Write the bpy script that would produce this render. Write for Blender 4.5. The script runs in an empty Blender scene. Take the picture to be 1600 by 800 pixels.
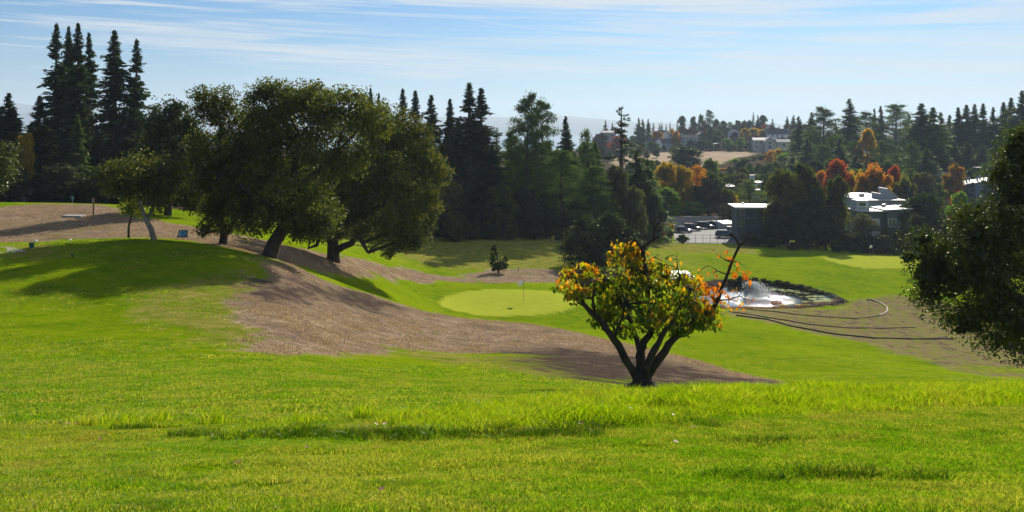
import bpy, math, random
import numpy as np
from mathutils import Vector, Matrix

# ------------------------------------------------------------------ camera, sky, sun, exposure
S = bpy.context.scene
COL = S.collection
R = math.radians
random.seed(7)
RNG = np.random.default_rng(11)
F, HZ = 1500.0, 200.0           # focal length in photo pixels, row of the horizon

cam = bpy.data.cameras.new('camera')
cam.sensor_width = 36.0
cam.lens = 36.0 * F / 1600.0
cam.shift_y = -(400.0 - HZ) / 1600.0
cam.clip_start = 0.1
cam.clip_end = 30000.0
camo = bpy.data.objects.new('camera', cam)
COL.objects.link(camo)
camo.location = (0, 0, 0)
camo.rotation_euler = (R(90), 0, 0)
S.camera = camo

SUN_AZ, SUN_EL = 18.0, 28.0     # degrees right of the view direction, above the horizon
w = bpy.data.worlds.new('World')
S.world = w
w.use_nodes = True
nt = w.node_tree
nt.nodes.clear()


def nd(t, kind, **kw):
    n = t.nodes.new(kind)
    for k, v in kw.items():
        if k == 'ins':
            for kk, vv in v.items():
                n.inputs[kk].default_value = vv
        else:
            setattr(n, k, v)
    return n


def mth(t, op, a, b=None, c=None, clamp=False):
    n = t.nodes.new('ShaderNodeMath')
    n.operation = op
    n.use_clamp = clamp
    for i, v in enumerate((a, b, c)):
        if v is None:
            continue
        if isinstance(v, (int, float)):
            n.inputs[i].default_value = v
        else:
            t.links.new(v, n.inputs[i])
    return n.outputs[0]


def mixc(t, fac, a, b, mode='MIX'):
    n = t.nodes.new('ShaderNodeMix')
    n.data_type = 'RGBA'
    n.blend_type = mode
    n.clamp_factor = True
    for i, v in ((0, fac), (6, a), (7, b)):
        if isinstance(v, (int, float)):
            n.inputs[i].default_value = v
        elif isinstance(v, (tuple, list)):
            n.inputs[i].default_value = (*v[:3], 1)
        else:
            t.links.new(v, n.inputs[i])
    return n.outputs[2]


def ramp(t, fac, stops):
    n = t.nodes.new('ShaderNodeValToRGB')
    cr = n.color_ramp
    while len(cr.elements) < len(stops):
        cr.elements.new(0.5)
    for e, (p, c) in zip(cr.elements, stops):
        e.position = p
        e.color = (c, c, c, 1) if isinstance(c, (int, float)) else (*c, 1)
    t.links.new(fac, n.inputs[0])
    return n.outputs[0]


def noise(t, vec, scale, detail=4, rough=0.55, dist=0.0, dims='3D'):
    n = t.nodes.new('ShaderNodeTexNoise')
    n.noise_dimensions = dims
    n.inputs['Scale'].default_value = scale
    n.inputs['Detail'].default_value = detail
    n.inputs['Roughness'].default_value = rough
    n.inputs['Distortion'].default_value = dist
    if vec is not None:
        t.links.new(vec, n.inputs['Vector'])
    return n.outputs['Fac']


out = nd(nt, 'ShaderNodeOutputWorld')
bg = nd(nt, 'ShaderNodeBackground')
bg.inputs['Strength'].default_value = 0.048
sky = nd(nt, 'ShaderNodeTexSky')
sky.sky_type = 'NISHITA'
sky.sun_disc = False
sky.sun_elevation = R(SUN_EL)
sky.sun_rotation = R(SUN_AZ)
sky.altitude = 100
sky.air_density = 1.0
sky.dust_density = 0.35
sky.ozone_density = 1.5
tc = nd(nt, 'ShaderNodeTexCoord')
sp = nd(nt, 'ShaderNodeSeparateXYZ')
nt.links.new(tc.outputs['Generated'], sp.inputs[0])
dx, dy, dz = sp.outputs
az = mth(nt, 'ARCTAN2', dx, dy)
el = mth(nt, 'ARCSINE', dz)
# cirrus drawn out in long thin sheets: azimuth changes slowly, elevation fast, tilted a little
def sky_vec(sa, se, tilt, off):
    e2 = mth(nt, 'ADD', el, mth(nt, 'MULTIPLY', az, tilt))
    c = nd(nt, 'ShaderNodeCombineXYZ')
    nt.links.new(mth(nt, 'MULTIPLY', az, sa), c.inputs[0])
    nt.links.new(mth(nt, 'MULTIPLY', e2, se), c.inputs[1])
    c.inputs[2].default_value = off
    return c.outputs[0]
n1 = noise(nt, sky_vec(1.6, 22, 0.015, 1.3), 1.0, 5, 0.55, 0.5)
n2 = noise(nt, sky_vec(3.6, 170, 0.03, 5.1), 1.0, 6, 0.62, 0.8)
n3 = noise(nt, sky_vec(3.0, 60, -0.06, 9.7), 1.0, 5, 0.6, 0.6)
cover = mth(nt, 'ADD', mth(nt, 'MULTIPLY', n1, 0.85), mth(nt, 'ADD', mth(nt, 'MULTIPLY', n2, 0.55), mth(nt, 'MULTIPLY', n3, 0.40)))
# more cloud towards the sun side of the sky, less on the left
cover = mth(nt, 'ADD', cover, mth(nt, 'MULTIPLY', az, 0.10))
sheet = mth(nt, 'SUBTRACT', 1.0, mth(nt, 'DIVIDE', mth(nt, 'ABSOLUTE', mth(nt, 'SUBTRACT', el, 0.074)), 0.020), clamp=True)
sheet = mth(nt, 'MULTIPLY', sheet, mth(nt, 'ADD', 0.25, mth(nt, 'MULTIPLY', az, 1.6), clamp=True))
cover = mth(nt, 'ADD', cover, mth(nt, 'MULTIPLY', sheet, 0.13))
cm = ramp(nt, cover, [(0.85, 0.0), (0.92, 0.45), (1.0, 0.9)])
n4 = noise(nt, sky_vec(2.6, 95, 0.05, 3.3), 1.0, 6, 0.65, 0.7)
cm = mth(nt, 'MULTIPLY', cm, ramp(nt, n4, [(0.34, 0.25), (0.58, 1.0)]))
# thin contrails
def trail(a0, e0, slope, width, amax, amin):
    d = mth(nt, 'SUBTRACT', el, mth(nt, 'ADD', mth(nt, 'MULTIPLY', mth(nt, 'SUBTRACT', az, a0), slope), e0))
    d = mth(nt, 'DIVIDE', mth(nt, 'ABSOLUTE', d), width)
    m = mth(nt, 'SUBTRACT', 1.0, d, clamp=True)
    g = mth(nt, 'MULTIPLY', mth(nt, 'LESS_THAN', az, amax), mth(nt, 'GREATER_THAN', az, amin))
    return mth(nt, 'MULTIPLY', m, g)
tr = trail(0.05, 0.098, -0.16, 0.0016, 0.13, -0.06)
tr = mth(nt, 'MAXIMUM', tr, trail(0.39, 0.062, -0.42, 0.0010, 0.43, 0.36))
tr = mth(nt, 'MAXIMUM', tr, trail(-0.05, 0.065, -0.10, 0.0022, 0.06, -0.16))
tr = mth(nt, 'MULTIPLY', tr, mth(nt, 'MULTIPLY', n2, 0.9))
cm = mth(nt, 'MAXIMUM', cm, tr)
nt.links.new(sky.outputs[0], bg.inputs[0])
hz = ramp(nt, el, [(0.0, 0.60), (0.045, 0.22), (0.10, 0.0)])
tint = mixc(nt, 1.0, sky.outputs[0], (0.42, 0.755, 1.18), 'MULTIPLY')
white = nd(nt, 'ShaderNodeRGB'); white.outputs[0].default_value = (9.6, 10.3, 10.8, 1)
cl = mixc(nt, mth(nt, 'MAXIMUM', cm, hz), tint, white.outputs[0])
nt.links.new(cl, bg.inputs[0])
nt.links.new(bg.outputs[0], out.inputs[0])

sl = bpy.data.lights.new('sun', 'SUN')
sl.energy = 5.0
sl.angle = R(0.55)
sl.color = (1.0, 0.93, 0.80)
so = bpy.data.objects.new('sun', sl)
COL.objects.link(so)
sdir = Vector((math.sin(R(SUN_AZ)) * math.cos(R(SUN_EL)), math.cos(R(SUN_AZ)) * math.cos(R(SUN_EL)), math.sin(R(SUN_EL))))
so.rotation_euler = sdir.to_track_quat('Z', 'Y').to_euler()
so.location = sdir * 50

S.view_settings.view_transform = 'Standard'
S.view_settings.look = 'None'
S.view_settings.exposure = 0.62
S.view_settings.gamma = 1.0
S.render.engine = 'CYCLES'
S.cycles.use_denoising = True
try:
    S.cycles.denoiser = 'OPENIMAGEDENOISE'
    S.cycles.denoising_prefilter = 'ACCURATE'
    S.cycles.denoising_input_passes = 'RGB_ALBEDO_NORMAL'
    S.cycles.denoising_quality = 'HIGH'
except Exception:
    pass
S.cycles.max_bounces = 6
S.cycles.diffuse_bounces = 3
S.cycles.glossy_bounces = 2
S.cycles.transmission_bounces = 4
S.cycles.transparent_max_bounces = 8
S.cycles.volume_bounces = 0
S.cycles.sample_clamp_indirect = 6
S.cycles.use_adaptive_sampling = False

# ------------------------------------------------------------------ terrain heights
COLS = {
 -400: [(4.2,800),(6,745),(10,668),(14,645),(20,605),(30,550),(40,498),(48,450),(55,410),(62,385),(68,382),(80,350),(95,322),(105,316),(120,318),(200,290),(600,250),(1000,238),(3000,228)],
 0:    [(4.2,800),(6,742),(10,668),(14,645),(20,603),(30,548),(40,492),(48,443),(55,402),(62,380),(68,378),(80,350),(95,322),(105,316),(120,318),(200,290),(600,250),(1000,238),(3000,228)],
 200:  [(4.2,800),(6,740),(10,665),(14,640),(20,600),(30,546),(40,490),(48,441),(55,400),(61,376),(67,374),(80,350),(95,326),(105,320),(120,322),(200,295),(600,250),(1000,238),(3000,228)],
 400:  [(4.2,800),(6,740),(10,662),(14,636),(20,598),(30,550),(40,496),(50,446),(57,408),(62,397),(70,386),(80,372),(100,352),(140,338),(170,330),(220,300),(600,250),(1000,238),(3000,228)],
 550:  [(4.2,800),(6,740),(10,660),(14,632),(20,603),(30,568),(40,542),(50,505),(55,482),(60,475),(63,463),(66,447),(70,448),(76,438),(82,424),(90,407),(100,396),(120,385),(160,368),(220,335),(600,250),(1000,238),(3000,228)],
 700:  [(4.2,800),(6,740),(10,655),(14,628),(20,606),(30,582),(40,562),(50,545),(58,520),(66,500),(70,496),(76,502),(84,497),(90,483),(97,464),(105,446),(112,438),(118,430),(130,412),(145,392),(160,370),(220,335),(600,250),(1000,238),(3000,228)],
 850:  [(4.2,800),(6,740),(10,648),(14,622),(20,612),(30,592),(40,570),(50,548),(58,526),(64,513),(68,511),(74,520),(82,512),(90,488),(97,464),(103,450),(112,442),(122,430),(135,410),(150,386),(165,364),(220,330),(600,252),(1000,238),(3000,228)],
 1000: [(4.2,800),(6,740),(10,640),(13,620),(16,615),(22,614),(30,608),(40,590),(50,562),(56,543),(60,541),(68,552),(75,545),(90,510),(105,480),(120,455),(140,425),(165,392),(185,377),(200,370),(220,360),(300,320),(450,262),(600,240),(1000,232),(3000,230)],
 1100: [(4.2,800),(6,738),(10,638),(13,619),(16,616),(22,621),(30,616),(40,598),(48,577),(52,568),(56,566),(64,577),(75,560),(90,522),(105,492),(115,482),(128,480),(145,445),(150,436),(165,415),(185,394),(200,380),(220,362),(300,315),(350,300),(450,262),(600,238),(650,230),(850,212),(1200,218),(3000,230)],
 1200: [(4.2,800),(6,738),(10,638),(13,619),(16,618),(22,624),(30,625),(38,612),(44,593),(47,589),(52,600),(60,591),(70,567),(85,531),(100,506),(115,490),(124,484),(130,479),(144,448),(147,436),(155,424),(170,406),(185,394),(200,384),(240,352),(300,315),(350,300),(450,262),(600,238),(650,230),(850,212),(1200,218),(3000,230)],
 1350: [(4.2,800),(6,738),(10,638),(13,618),(16,616),(22,625),(35,614),(50,601),(60,588),(75,566),(90,541),(100,525),(115,500),(130,478),(140,462),(150,447),(160,430),(168,418),(178,407),(188,399),(200,394),(240,365),(300,315),(350,292),(450,258),(600,238),(850,215),(1200,220),(3000,230)],
 1450: [(4.2,800),(6,738),(10,640),(13,616),(16,612),(22,624),(35,614),(50,600),(60,590),(75,573),(90,549),(105,521),(120,496),(140,465),(160,438),(175,417),(187,404),(200,396),(240,365),(300,315),(350,292),(450,258),(600,238),(850,215),(1200,220),(3000,230)],
 1650: [(4.2,800),(6,738),(10,640),(13,616),(16,612),(22,622),(35,612),(50,602),(60,596),(75,582),(90,562),(105,538),(130,493),(160,446),(187,410),(220,385),(300,325),(350,292),(450,258),(600,238),(850,215),(1200,220),(3000,230)],
 2000: [(4.2,800),(6,738),(10,642),(13,620),(16,612),(22,618),(35,610),(50,604),(60,598),(75,584),(90,566),(105,540),(130,495),(160,448),(187,412),(220,385),(300,325),(350,292),(450,258),(600,238),(850,215),(1200,220),(3000,230)],
}
LY0, LY1, NLY = math.log(4.2), math.log(3000), 660
PX0, PX1, NPX = -400.0, 2000.0, 241
LYG = np.linspace(LY0, LY1, NLY)
PXG = np.linspace(PX0, PX1, NPX)


def pchip(x, y, xi):
    x = np.array(x, float); y = np.array(y, float)
    h = np.diff(x); d = np.diff(y) / h
    m = np.zeros_like(y)
    for i in range(1, len(x) - 1):
        if d[i-1] * d[i] > 0:
            w1 = 2*h[i] + h[i-1]; w2 = h[i] + 2*h[i-1]
            m[i] = (w1 + w2) / (w1/d[i-1] + w2/d[i])
    m[0] = d[0]; m[-1] = d[-1]
    k = np.clip(np.searchsorted(x, xi) - 1, 0, len(x) - 2)
    t = (xi - x[k]) / h[k]
    return ((2*t**3 - 3*t**2 + 1)*y[k] + (t**3 - 2*t**2 + t)*h[k]*m[k]
            + (-2*t**3 + 3*t**2)*y[k+1] + (t**3 - t**2)*h[k]*m[k+1])


def blur1(a, sig, axis):
    r = int(sig * 3) + 1
    k = np.exp(-0.5 * (np.arange(-r, r+1) / sig)**2); k /= k.sum()
    a = np.moveaxis(a, axis, 0)
    p = np.concatenate([np.repeat(a[:1], r, 0), a, np.repeat(a[-1:], r, 0)], 0)
    o = sum(k[i] * p[i:i+len(a)] for i in range(2*r+1))
    return np.moveaxis(o, 0, axis)


cx = sorted(COLS)
tab = np.array([pchip([math.log(p[0]) for p in COLS[c]], [p[1] for p in COLS[c]], LYG) for c in cx])
G = np.array([pchip(cx, tab[:, j], PXG) for j in range(NLY)]).T        # [px, lnY]
G = blur1(G, 3.6, 0)
G = blur1(G, 1.3, 1)

_perm = RNG.random((256, 256))


def vnoise(x, y):
    xi = np.floor(x).astype(int); yi = np.floor(y).astype(int)
    fx = x - xi; fy = y - yi
    fx = fx*fx*(3-2*fx); fy = fy*fy*(3-2*fy)
    a = _perm[xi & 255, yi & 255]; b = _perm[(xi+1) & 255, yi & 255]
    c = _perm[xi & 255, (yi+1) & 255]; d = _perm[(xi+1) & 255, (yi+1) & 255]
    return (a*(1-fx)+b*fx)*(1-fy) + (c*(1-fx)+d*fx)*fy


def fbm(x, y, o=4):
    s = 0; a = 0.5; t = 0
    for i in range(o):
        s = s + a * vnoise(x * 2**i + 17*i, y * 2**i + 5*i); t += a; a *= 0.5
    return s / t


def base_z(x, y):
    x = np.asarray(x, float); y = np.asarray(y, float)
    r = np.hypot(x, y)
    th = np.clip(np.arctan2(x, y), -0.675, 0.675)
    Y = r * np.cos(th)
    px = np.clip(800 + F*np.tan(th), PX0, PX1)
    lY = np.log(np.clip(Y, 4.2, 3000))
    a = (px - PX0) / (PX1 - PX0) * (NPX - 1); b = (lY - LY0) / (LY1 - LY0) * (NLY - 1)
    i = np.clip(a.astype(int), 0, NPX-2); j = np.clip(b.astype(int), 0, NLY-2)
    fa = a - i; fb = b - j
    py = (G[i, j]*(1-fa) + G[i+1, j]*fa)*(1-fb) + (G[i, j+1]*(1-fa) + G[i+1, j+1]*fa)*fb
    z = -(py - HZ) / F * np.clip(Y, 4.2, 3000)
    z = z + np.where(Y < 4.2, (4.2 - Y) * 0.12, 0)
    z = np.where(Y > 1300, z - (Y-1300)*0.03, z)
    return z


def seg_dist(x, y, poly):
    """signed distance to a closed polygon, positive inside"""
    P = np.array(poly, float); Q = np.roll(P, -1, 0)
    best = np.full(x.shape, 1e18); ins = np.zeros(x.shape, bool)
    for (ax, ay), (bx, by) in zip(P, Q):
        ex, ey = bx-ax, by-ay
        L = ex*ex + ey*ey + 1e-12
        t = np.clip(((x-ax)*ex + (y-ay)*ey)/L, 0, 1)
        best = np.minimum(best, (x-ax-t*ex)**2 + (y-ay-t*ey)**2)
        c = (ay > y) != (by > y)
        ins ^= c & (x < ex*(y-ay)/(ey if ey else 1e-12) + ax)
    d = np.sqrt(best)
    return np.where(ins, d, -d)


def sstep(a, b, v):
    t = np.clip((v-a)/(b-a), 0, 1)
    return t*t*(3-2*t)


def at(px, Y):
    return (px-800)/F*Y


_YM = np.exp(np.linspace(math.log(4.0), math.log(2500), 5000))


def hit(px, py, ymin=4.0, fn=base_z):
    """first point where the sight line through a photo pixel meets the ground"""
    Y = _YM[_YM >= ymin]
    x = (px-800)/F*Y; zr = -(py-HZ)/F*Y
    z = fn(x, Y)
    k = np.nonzero(zr <= z)[0]
    k = k[0] if len(k) else len(Y)-1
    return float(x[k]), float(Y[k])


def hits(pts, ymin=4.0):
    return [hit(a, b, ymin) for a, b in pts]


# pond outline (world), car park pad, building pads
PZ = -24.0
POND = [((px-800)/F*Y, Y) for px, Y in [(1088,131),(1098,126),(1120,124.5),(1180,127),(1240,128.5),(1290,131),(1312,134.5),(1298,138.5),(1262,141.5),(1215,144),(1170,146),(1125,147),(1100,143),(1088,137)]]
LOT = [((px-800)/F*Y, Y) for px, Y in [(1048,240),(1056,203),(1160,201),(1235,201),(1235,240)]]
LOTZ = -24.25


def zat(x, y):
    x = np.asarray(x, float); y = np.asarray(y, float)
    z = base_z(x, y)
    z = z + (fbm(x*1.1+4, y*1.7, 3)-0.5)*0.085*sstep(3.5, 5.5, y)*sstep(26, 15, y)
    m = (x > -20) & (x < 140) & (y > 90) & (y < 300)
    if np.any(m):
        xs = x[m]; ys = y[m]; zz = z[m]
        d = seg_dist(xs, ys, LOT)
        k = sstep(-9, -1.0, d)
        zz = zz*(1-k) + (LOTZ-0.06)*k
        d = seg_dist(xs, ys, POND) + (fbm(xs*0.5, ys*0.5, 3)-0.5)*1.2
        ring = sstep(-4.5, -0.3, d)
        far = np.where(ys > 137, 1.0, 0.0)
        zz = np.where(d < 0, np.maximum(zz, PZ + 0.15 + far*sstep(-0.2, -1.6, d)*0.9 - (1-ring)*30), zz)
        zz = np.where(d >= 0, np.minimum(zz, PZ - 0.1 - 0.6*sstep(0, 3, d)), zz)
        z = z.copy(); z[m] = zz
    return z


def ground(x, y):
    return float(zat(np.array([x]), np.array([y]))[0])


# ------------------------------------------------------------------ object helpers
def tag(o, label=None, cat=None, group=None, kind=None):
    if label: o['label'] = label
    if cat: o['category'] = cat
    if group: o['group'] = group
    if kind: o['kind'] = kind
    return o


def mesh_np(name, V, Fc, mats=None, smooth=False, attr=None):
    """V (n,3), Fc list of equal-length faces as array (m,k)"""
    V = np.asarray(V, np.float32); Fc = np.asarray(Fc, np.int32)
    me = bpy.data.meshes.new(name)
    me.vertices.add(len(V)); me.vertices.foreach_set('co', V.ravel())
    k = Fc.shape[1]
    me.loops.add(Fc.size); me.loops.foreach_set('vertex_index', Fc.ravel())
    me.polygons.add(len(Fc))
    me.polygons.foreach_set('loop_start', np.arange(0, Fc.size, k, dtype=np.int32))
    me.polygons.foreach_set('loop_total', np.full(len(Fc), k, np.int32))
    if smooth:
        me.polygons.foreach_set('use_smooth', np.ones(len(Fc), bool))
    me.update(calc_edges=True)
    if attr:
        for an, data in attr.items():
            a = me.attributes.new(an, 'FLOAT', 'POINT')
            a.data.foreach_set('value', np.asarray(data, np.float32))
    for m in (mats or []):
        me.materials.append(m)
    return me


def link(name, me, parent=None, loc=None, rot=None, scale=None):
    o = bpy.data.objects.new(name, me)
    COL.objects.link(o)
    if parent: o.parent = parent
    if loc is not None: o.location = loc
    if rot is not None: o.rotation_euler = rot
    if scale is not None: o.scale = scale
    return o


def empty(name, loc, rz=0.0):
    o = link(name, None, None, loc, (0, 0, rz))
    o.empty_display_size = 0.3
    return o


class MB:
    """collects polygons"""
    def __init__(s):
        s.v = []; s.f = []
    def add(s, vs, fs):
        n = len(s.v)
        s.v += [tuple(map(float, p)) for p in vs]
        s.f += [tuple(i+n for i in f) for f in fs]
        return s
    def box(s, x0, x1, y0, y1, z0, z1, bev=0.0):
        vs = [(x0,y0,z0),(x1,y0,z0),(x1,y1,z0),(x0,y1,z0),(x0,y0,z1),(x1,y0,z1),(x1,y1,z1),(x0,y1,z1)]
        if bev:
            b = bev
            vs = [(x0,y0,z0),(x1,y0,z0),(x1,y1,z0),(x0,y1,z0),(x0,y0,z1-b),(x1,y0,z1-b),(x1,y1,z1-b),(x0,y1,z1-b),
                  (x0+b,y0+b,z1),(x1-b,y0+b,z1),(x1-b,y1-b,z1),(x0+b,y1-b,z1)]
            fs = [(3,2,1,0),(0,1,5,4),(1,2,6,5),(2,3,7,6),(3,0,4,7),(4,5,9,8),(5,6,10,9),(6,7,11,10),(7,4,8,11),(8,9,10,11)]
            return s.add(vs, fs)
        return s.add(vs, [(3,2,1,0),(4,5,6,7),(0,1,5,4),(1,2,6,5),(2,3,7,6),(3,0,4,7)])
    def tube(s, pts, rad, n=8, cap=True, rough=0.0):
        pts = [Vector(p) for p in pts]
        if not hasattr(rad, '__len__'): rad = [rad]*len(pts)
        rings = []
        up = Vector((0.13, 0.91, 0.21)).normalized()
        for i, p in enumerate(pts):
            d = (pts[min(i+1, len(pts)-1)] - pts[max(i-1, 0)])
            d = d.normalized() if d.length > 1e-9 else Vector((0, 0, 1))
            a = d.cross(up)
            if a.length < 0.15: a = d.cross(Vector((1, 0, 0.1)))
            a.normalize(); b = d.cross(a).normalized()
            ring = []
            for k in range(n):
                t = 2*math.pi*k/n
                rr = rad[i] * (1 + (random.uniform(-rough, rough) if rough else 0))
                ring.append(p + (a*math.cos(t) + b*math.sin(t))*rr)
            rings.append(ring)
        vs = [q for r in rings for q in r]; fs = []
        for i in range(len(pts)-1):
            for k in range(n):
                fs.append((i*n+k, i*n+(k+1) % n, (i+1)*n+(k+1) % n, (i+1)*n+k))
        if cap:
            fs.append(tuple(range(n-1, -1, -1))); fs.append(tuple((len(pts)-1)*n+k for k in range(n)))
        return s.add(vs, fs)
    def lathe(s, prof, n=16, c=(0, 0, 0)):
        vs = []; fs = []
        for r, z in prof:
            for k in range(n):
                t = 2*math.pi*k/n
                vs.append((c[0]+r*math.cos(t), c[1]+r*math.sin(t), c[2]+z))
        for i in range(len(prof)-1):
            for k in range(n):
                fs.append((i*n+k, i*n+(k+1) % n, (i+1)*n+(k+1) % n, (i+1)*n+k))
        fs.append(tuple(range(n-1, -1, -1))); fs.append(tuple((len(prof)-1)*n+k for k in range(n)))
        return s.add(vs, fs)
    def prism(s, poly, d0, d1, axis='y'):
        n = len(poly)
        if axis == 'y':
            vs = [(a, d0, b) for a, b in poly] + [(a, d1, b) for a, b in poly]
        elif axis == 'x':
            vs = [(d0, a, b) for a, b in poly] + [(d1, a, b) for a, b in poly]
        else:
            vs = [(a, b, d0) for a, b in poly] + [(a, b, d1) for a, b in poly]
        fs = [tuple(range(n)), tuple(range(2*n-1, n-1, -1))] + [(i, i+n, (i+1) % n + n, (i+1) % n) for i in range(n)]
        return s.add(vs, fs)
    def mesh(s, name, mat, smooth=False):
        me = bpy.data.meshes.new(name)
        me.from_pydata(s.v, [], s.f)
        me.validate()
        import bmesh
        bm = bmesh.new(); bm.from_mesh(me)
        bmesh.ops.recalc_face_normals(bm, faces=bm.faces)
        bm.to_mesh(me); bm.free()
        if smooth:
            me.polygons.foreach_set('use_smooth', np.ones(len(me.polygons), bool))
        me.materials.append(mat)
        return me
    def build(s, name, mat, parent=None, smooth=False, loc=None, rot=None):
        return link(name, s.mesh(name, mat, smooth), parent, loc, rot)


def copy_tree(o, parent=None, label=None):
    c = o.copy(); COL.objects.link(c)
    if parent: c.parent = parent
    if label: c['label'] = label
    for ch in KIDS(o):
        copy_tree(ch, c)
    return c


def KIDS(o):
    return [q for q in list(o.children)]


# ------------------------------------------------------------------ materials
def newmat(name):
    m = bpy.data.materials.new(name); m.use_nodes = True
    t = m.node_tree; t.nodes.clear()
    o = nd(t, 'ShaderNodeOutputMaterial')
    return m, t, o


def principled(name, col, rough=0.7, metal=0.0, spec=0.4, var=0.15, scale=3.0, bump=0.0, bscale=20.0, col2=None):
    m, t, o = newmat(name)
    b = nd(t, 'ShaderNodeBsdfPrincipled')
    b.inputs['Roughness'].default_value = rough
    b.inputs['Metallic'].default_value = metal
    b.inputs['Specular IOR Level'].default_value = spec
    g = nd(t, 'ShaderNodeTexCoord')
    n = noise(t, g.outputs['Object'], scale, 5, 0.6)
    c2 = col2 or tuple(c*(1-var*1.6) for c in col)
    c1 = tuple(min(1, c*(1+var*0.6)) for c in col)
    f = ramp(t, n, [(0.3, 0.0), (0.7, 1.0)])
    t.links.new(mixc(t, f, c2, c1), b.inputs['Base Color'])
    if bump:
        n2 = noise(t, g.outputs['Object'], bscale, 5, 0.65)
        bp = nd(t, 'ShaderNodeBump'); bp.inputs['Strength'].default_value = bump; bp.inputs['Distance'].default_value = 0.05
        t.links.new(n2, bp.inputs['Height']); t.links.new(bp.outputs[0], b.inputs['Normal'])
    t.links.new(b.outputs[0], o.inputs[0])
    return m


def leafmat(name, cols, trans=0.35, tcol=(1.3, 1.5, 0.6), gloss=0.08, objvar=0.25):
    """cols: colour stops over the per-leaf 'tint' value"""
    m, t, o = newmat(name)
    a = nd(t, 'ShaderNodeAttribute'); a.attribute_name = 'tint'
    k = len(cols)
    base = ramp(t, a.outputs['Fac'], [(i/(k-1), c) for i, c in enumerate(cols)])
    oi = nd(t, 'ShaderNodeObjectInfo')
    hs = nd(t, 'ShaderNodeHueSaturation')
    t.links.new(base, hs.inputs['Color'])
    t.links.new(mth(t, 'ADD', 1-objvar, mth(t, 'MULTIPLY', oi.outputs['Random'], 2*objvar)), hs.inputs['Value'])
    t.links.new(mth(t, 'ADD', 0.492, mth(t, 'MULTIPLY', oi.outputs['Random'], 0.016)), hs.inputs['Hue'])
    d = nd(t, 'ShaderNodeBsdfDiffuse'); t.links.new(hs.outputs[0], d.inputs[0])
    tr_ = nd(t, 'ShaderNodeBsdfTranslucent')
    t.links.new(mixc(t, 1.0, hs.outputs[0], tcol, 'MULTIPLY'), tr_.inputs[0])
    mx = nd(t, 'ShaderNodeMixShader'); mx.inputs[0].default_value = min(0.7, trans*1.25)
    t.links.new(d.outputs[0], mx.inputs[1]); t.links.new(tr_.outputs[0], mx.inputs[2])
    gl = nd(t, 'ShaderNodeBsdfGlossy'); gl.inputs['Roughness'].default_value = 0.45
    gl.inputs[0].default_value = (0.8, 0.85, 0.6, 1)
    m2 = nd(t, 'ShaderNodeMixShader'); m2.inputs[0].default_value = gloss*0.5
    t.links.new(mx.outputs[0], m2.inputs[1]); t.links.new(gl.outputs[0], m2.inputs[2])
    t.links.new(m2.outputs[0], o.inputs[0])
    return m


def grassmat(name, lush, dry, trans, tcol):
    m, t, o = newmat(name)
    a = nd(t, 'ShaderNodeAttribute'); a.attribute_name = 'tint'
    g = nd(t, 'ShaderNodeNewGeometry')
    k = len(lush)
    c1 = ramp(t, a.outputs['Fac'], [(i/(k-1), c) for i, c in enumerate(lush)])
    c2 = ramp(t, a.outputs['Fac'], [(i/(k-1), c) for i, c in enumerate(dry)])
    n_a = noise(t, g.outputs['Position'], 0.55, 4, 0.65); n_b = noise(t, g.outputs['Position'], 3.2, 4, 0.7)
    f = ramp(t, mth(t, 'ADD', mth(t, 'MULTIPLY', n_a, .55), mth(t, 'MULTIPLY', n_b, .45)), [(0.43, 0), (0.56, 1)])
    c = mixc(t, f, c1, c2)
    n_c = noise(t, g.outputs['Position'], 1.3, 5, 0.75)
    c = mixc(t, mth(t, 'MULTIPLY', ramp(t, n_c, [(0.56, 0), (0.66, 1)]), .55), c, (0.30, 0.25, 0.07))
    c = mixc(t, mth(t, 'MULTIPLY', ramp(t, n_c, [(0.36, 1), (0.45, 0)]), .5), c, (0.045, 0.095, 0.004))
    d = nd(t, 'ShaderNodeBsdfDiffuse'); t.links.new(c, d.inputs[0])
    tr_ = nd(t, 'ShaderNodeBsdfTranslucent'); t.links.new(mixc(t, 1.0, c, tcol, 'MULTIPLY'), tr_.inputs[0])
    mx = nd(t, 'ShaderNodeMixShader'); mx.inputs[0].default_value = trans
    t.links.new(d.outputs[0], mx.inputs[1]); t.links.new(tr_.outputs[0], mx.inputs[2])
    gl = nd(t, 'ShaderNodeBsdfGlossy'); gl.inputs['Roughness'].default_value = 0.35; gl.inputs[0].default_value = (.9, .95, .8, 1)
    m2 = nd(t, 'ShaderNodeMixShader'); m2.inputs[0].default_value = 0.012
    t.links.new(mx.outputs[0], m2.inputs[1]); t.links.new(gl.outputs[0], m2.inputs[2]); t.links.new(m2.outputs[0], o.inputs[0])
    return m


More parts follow.
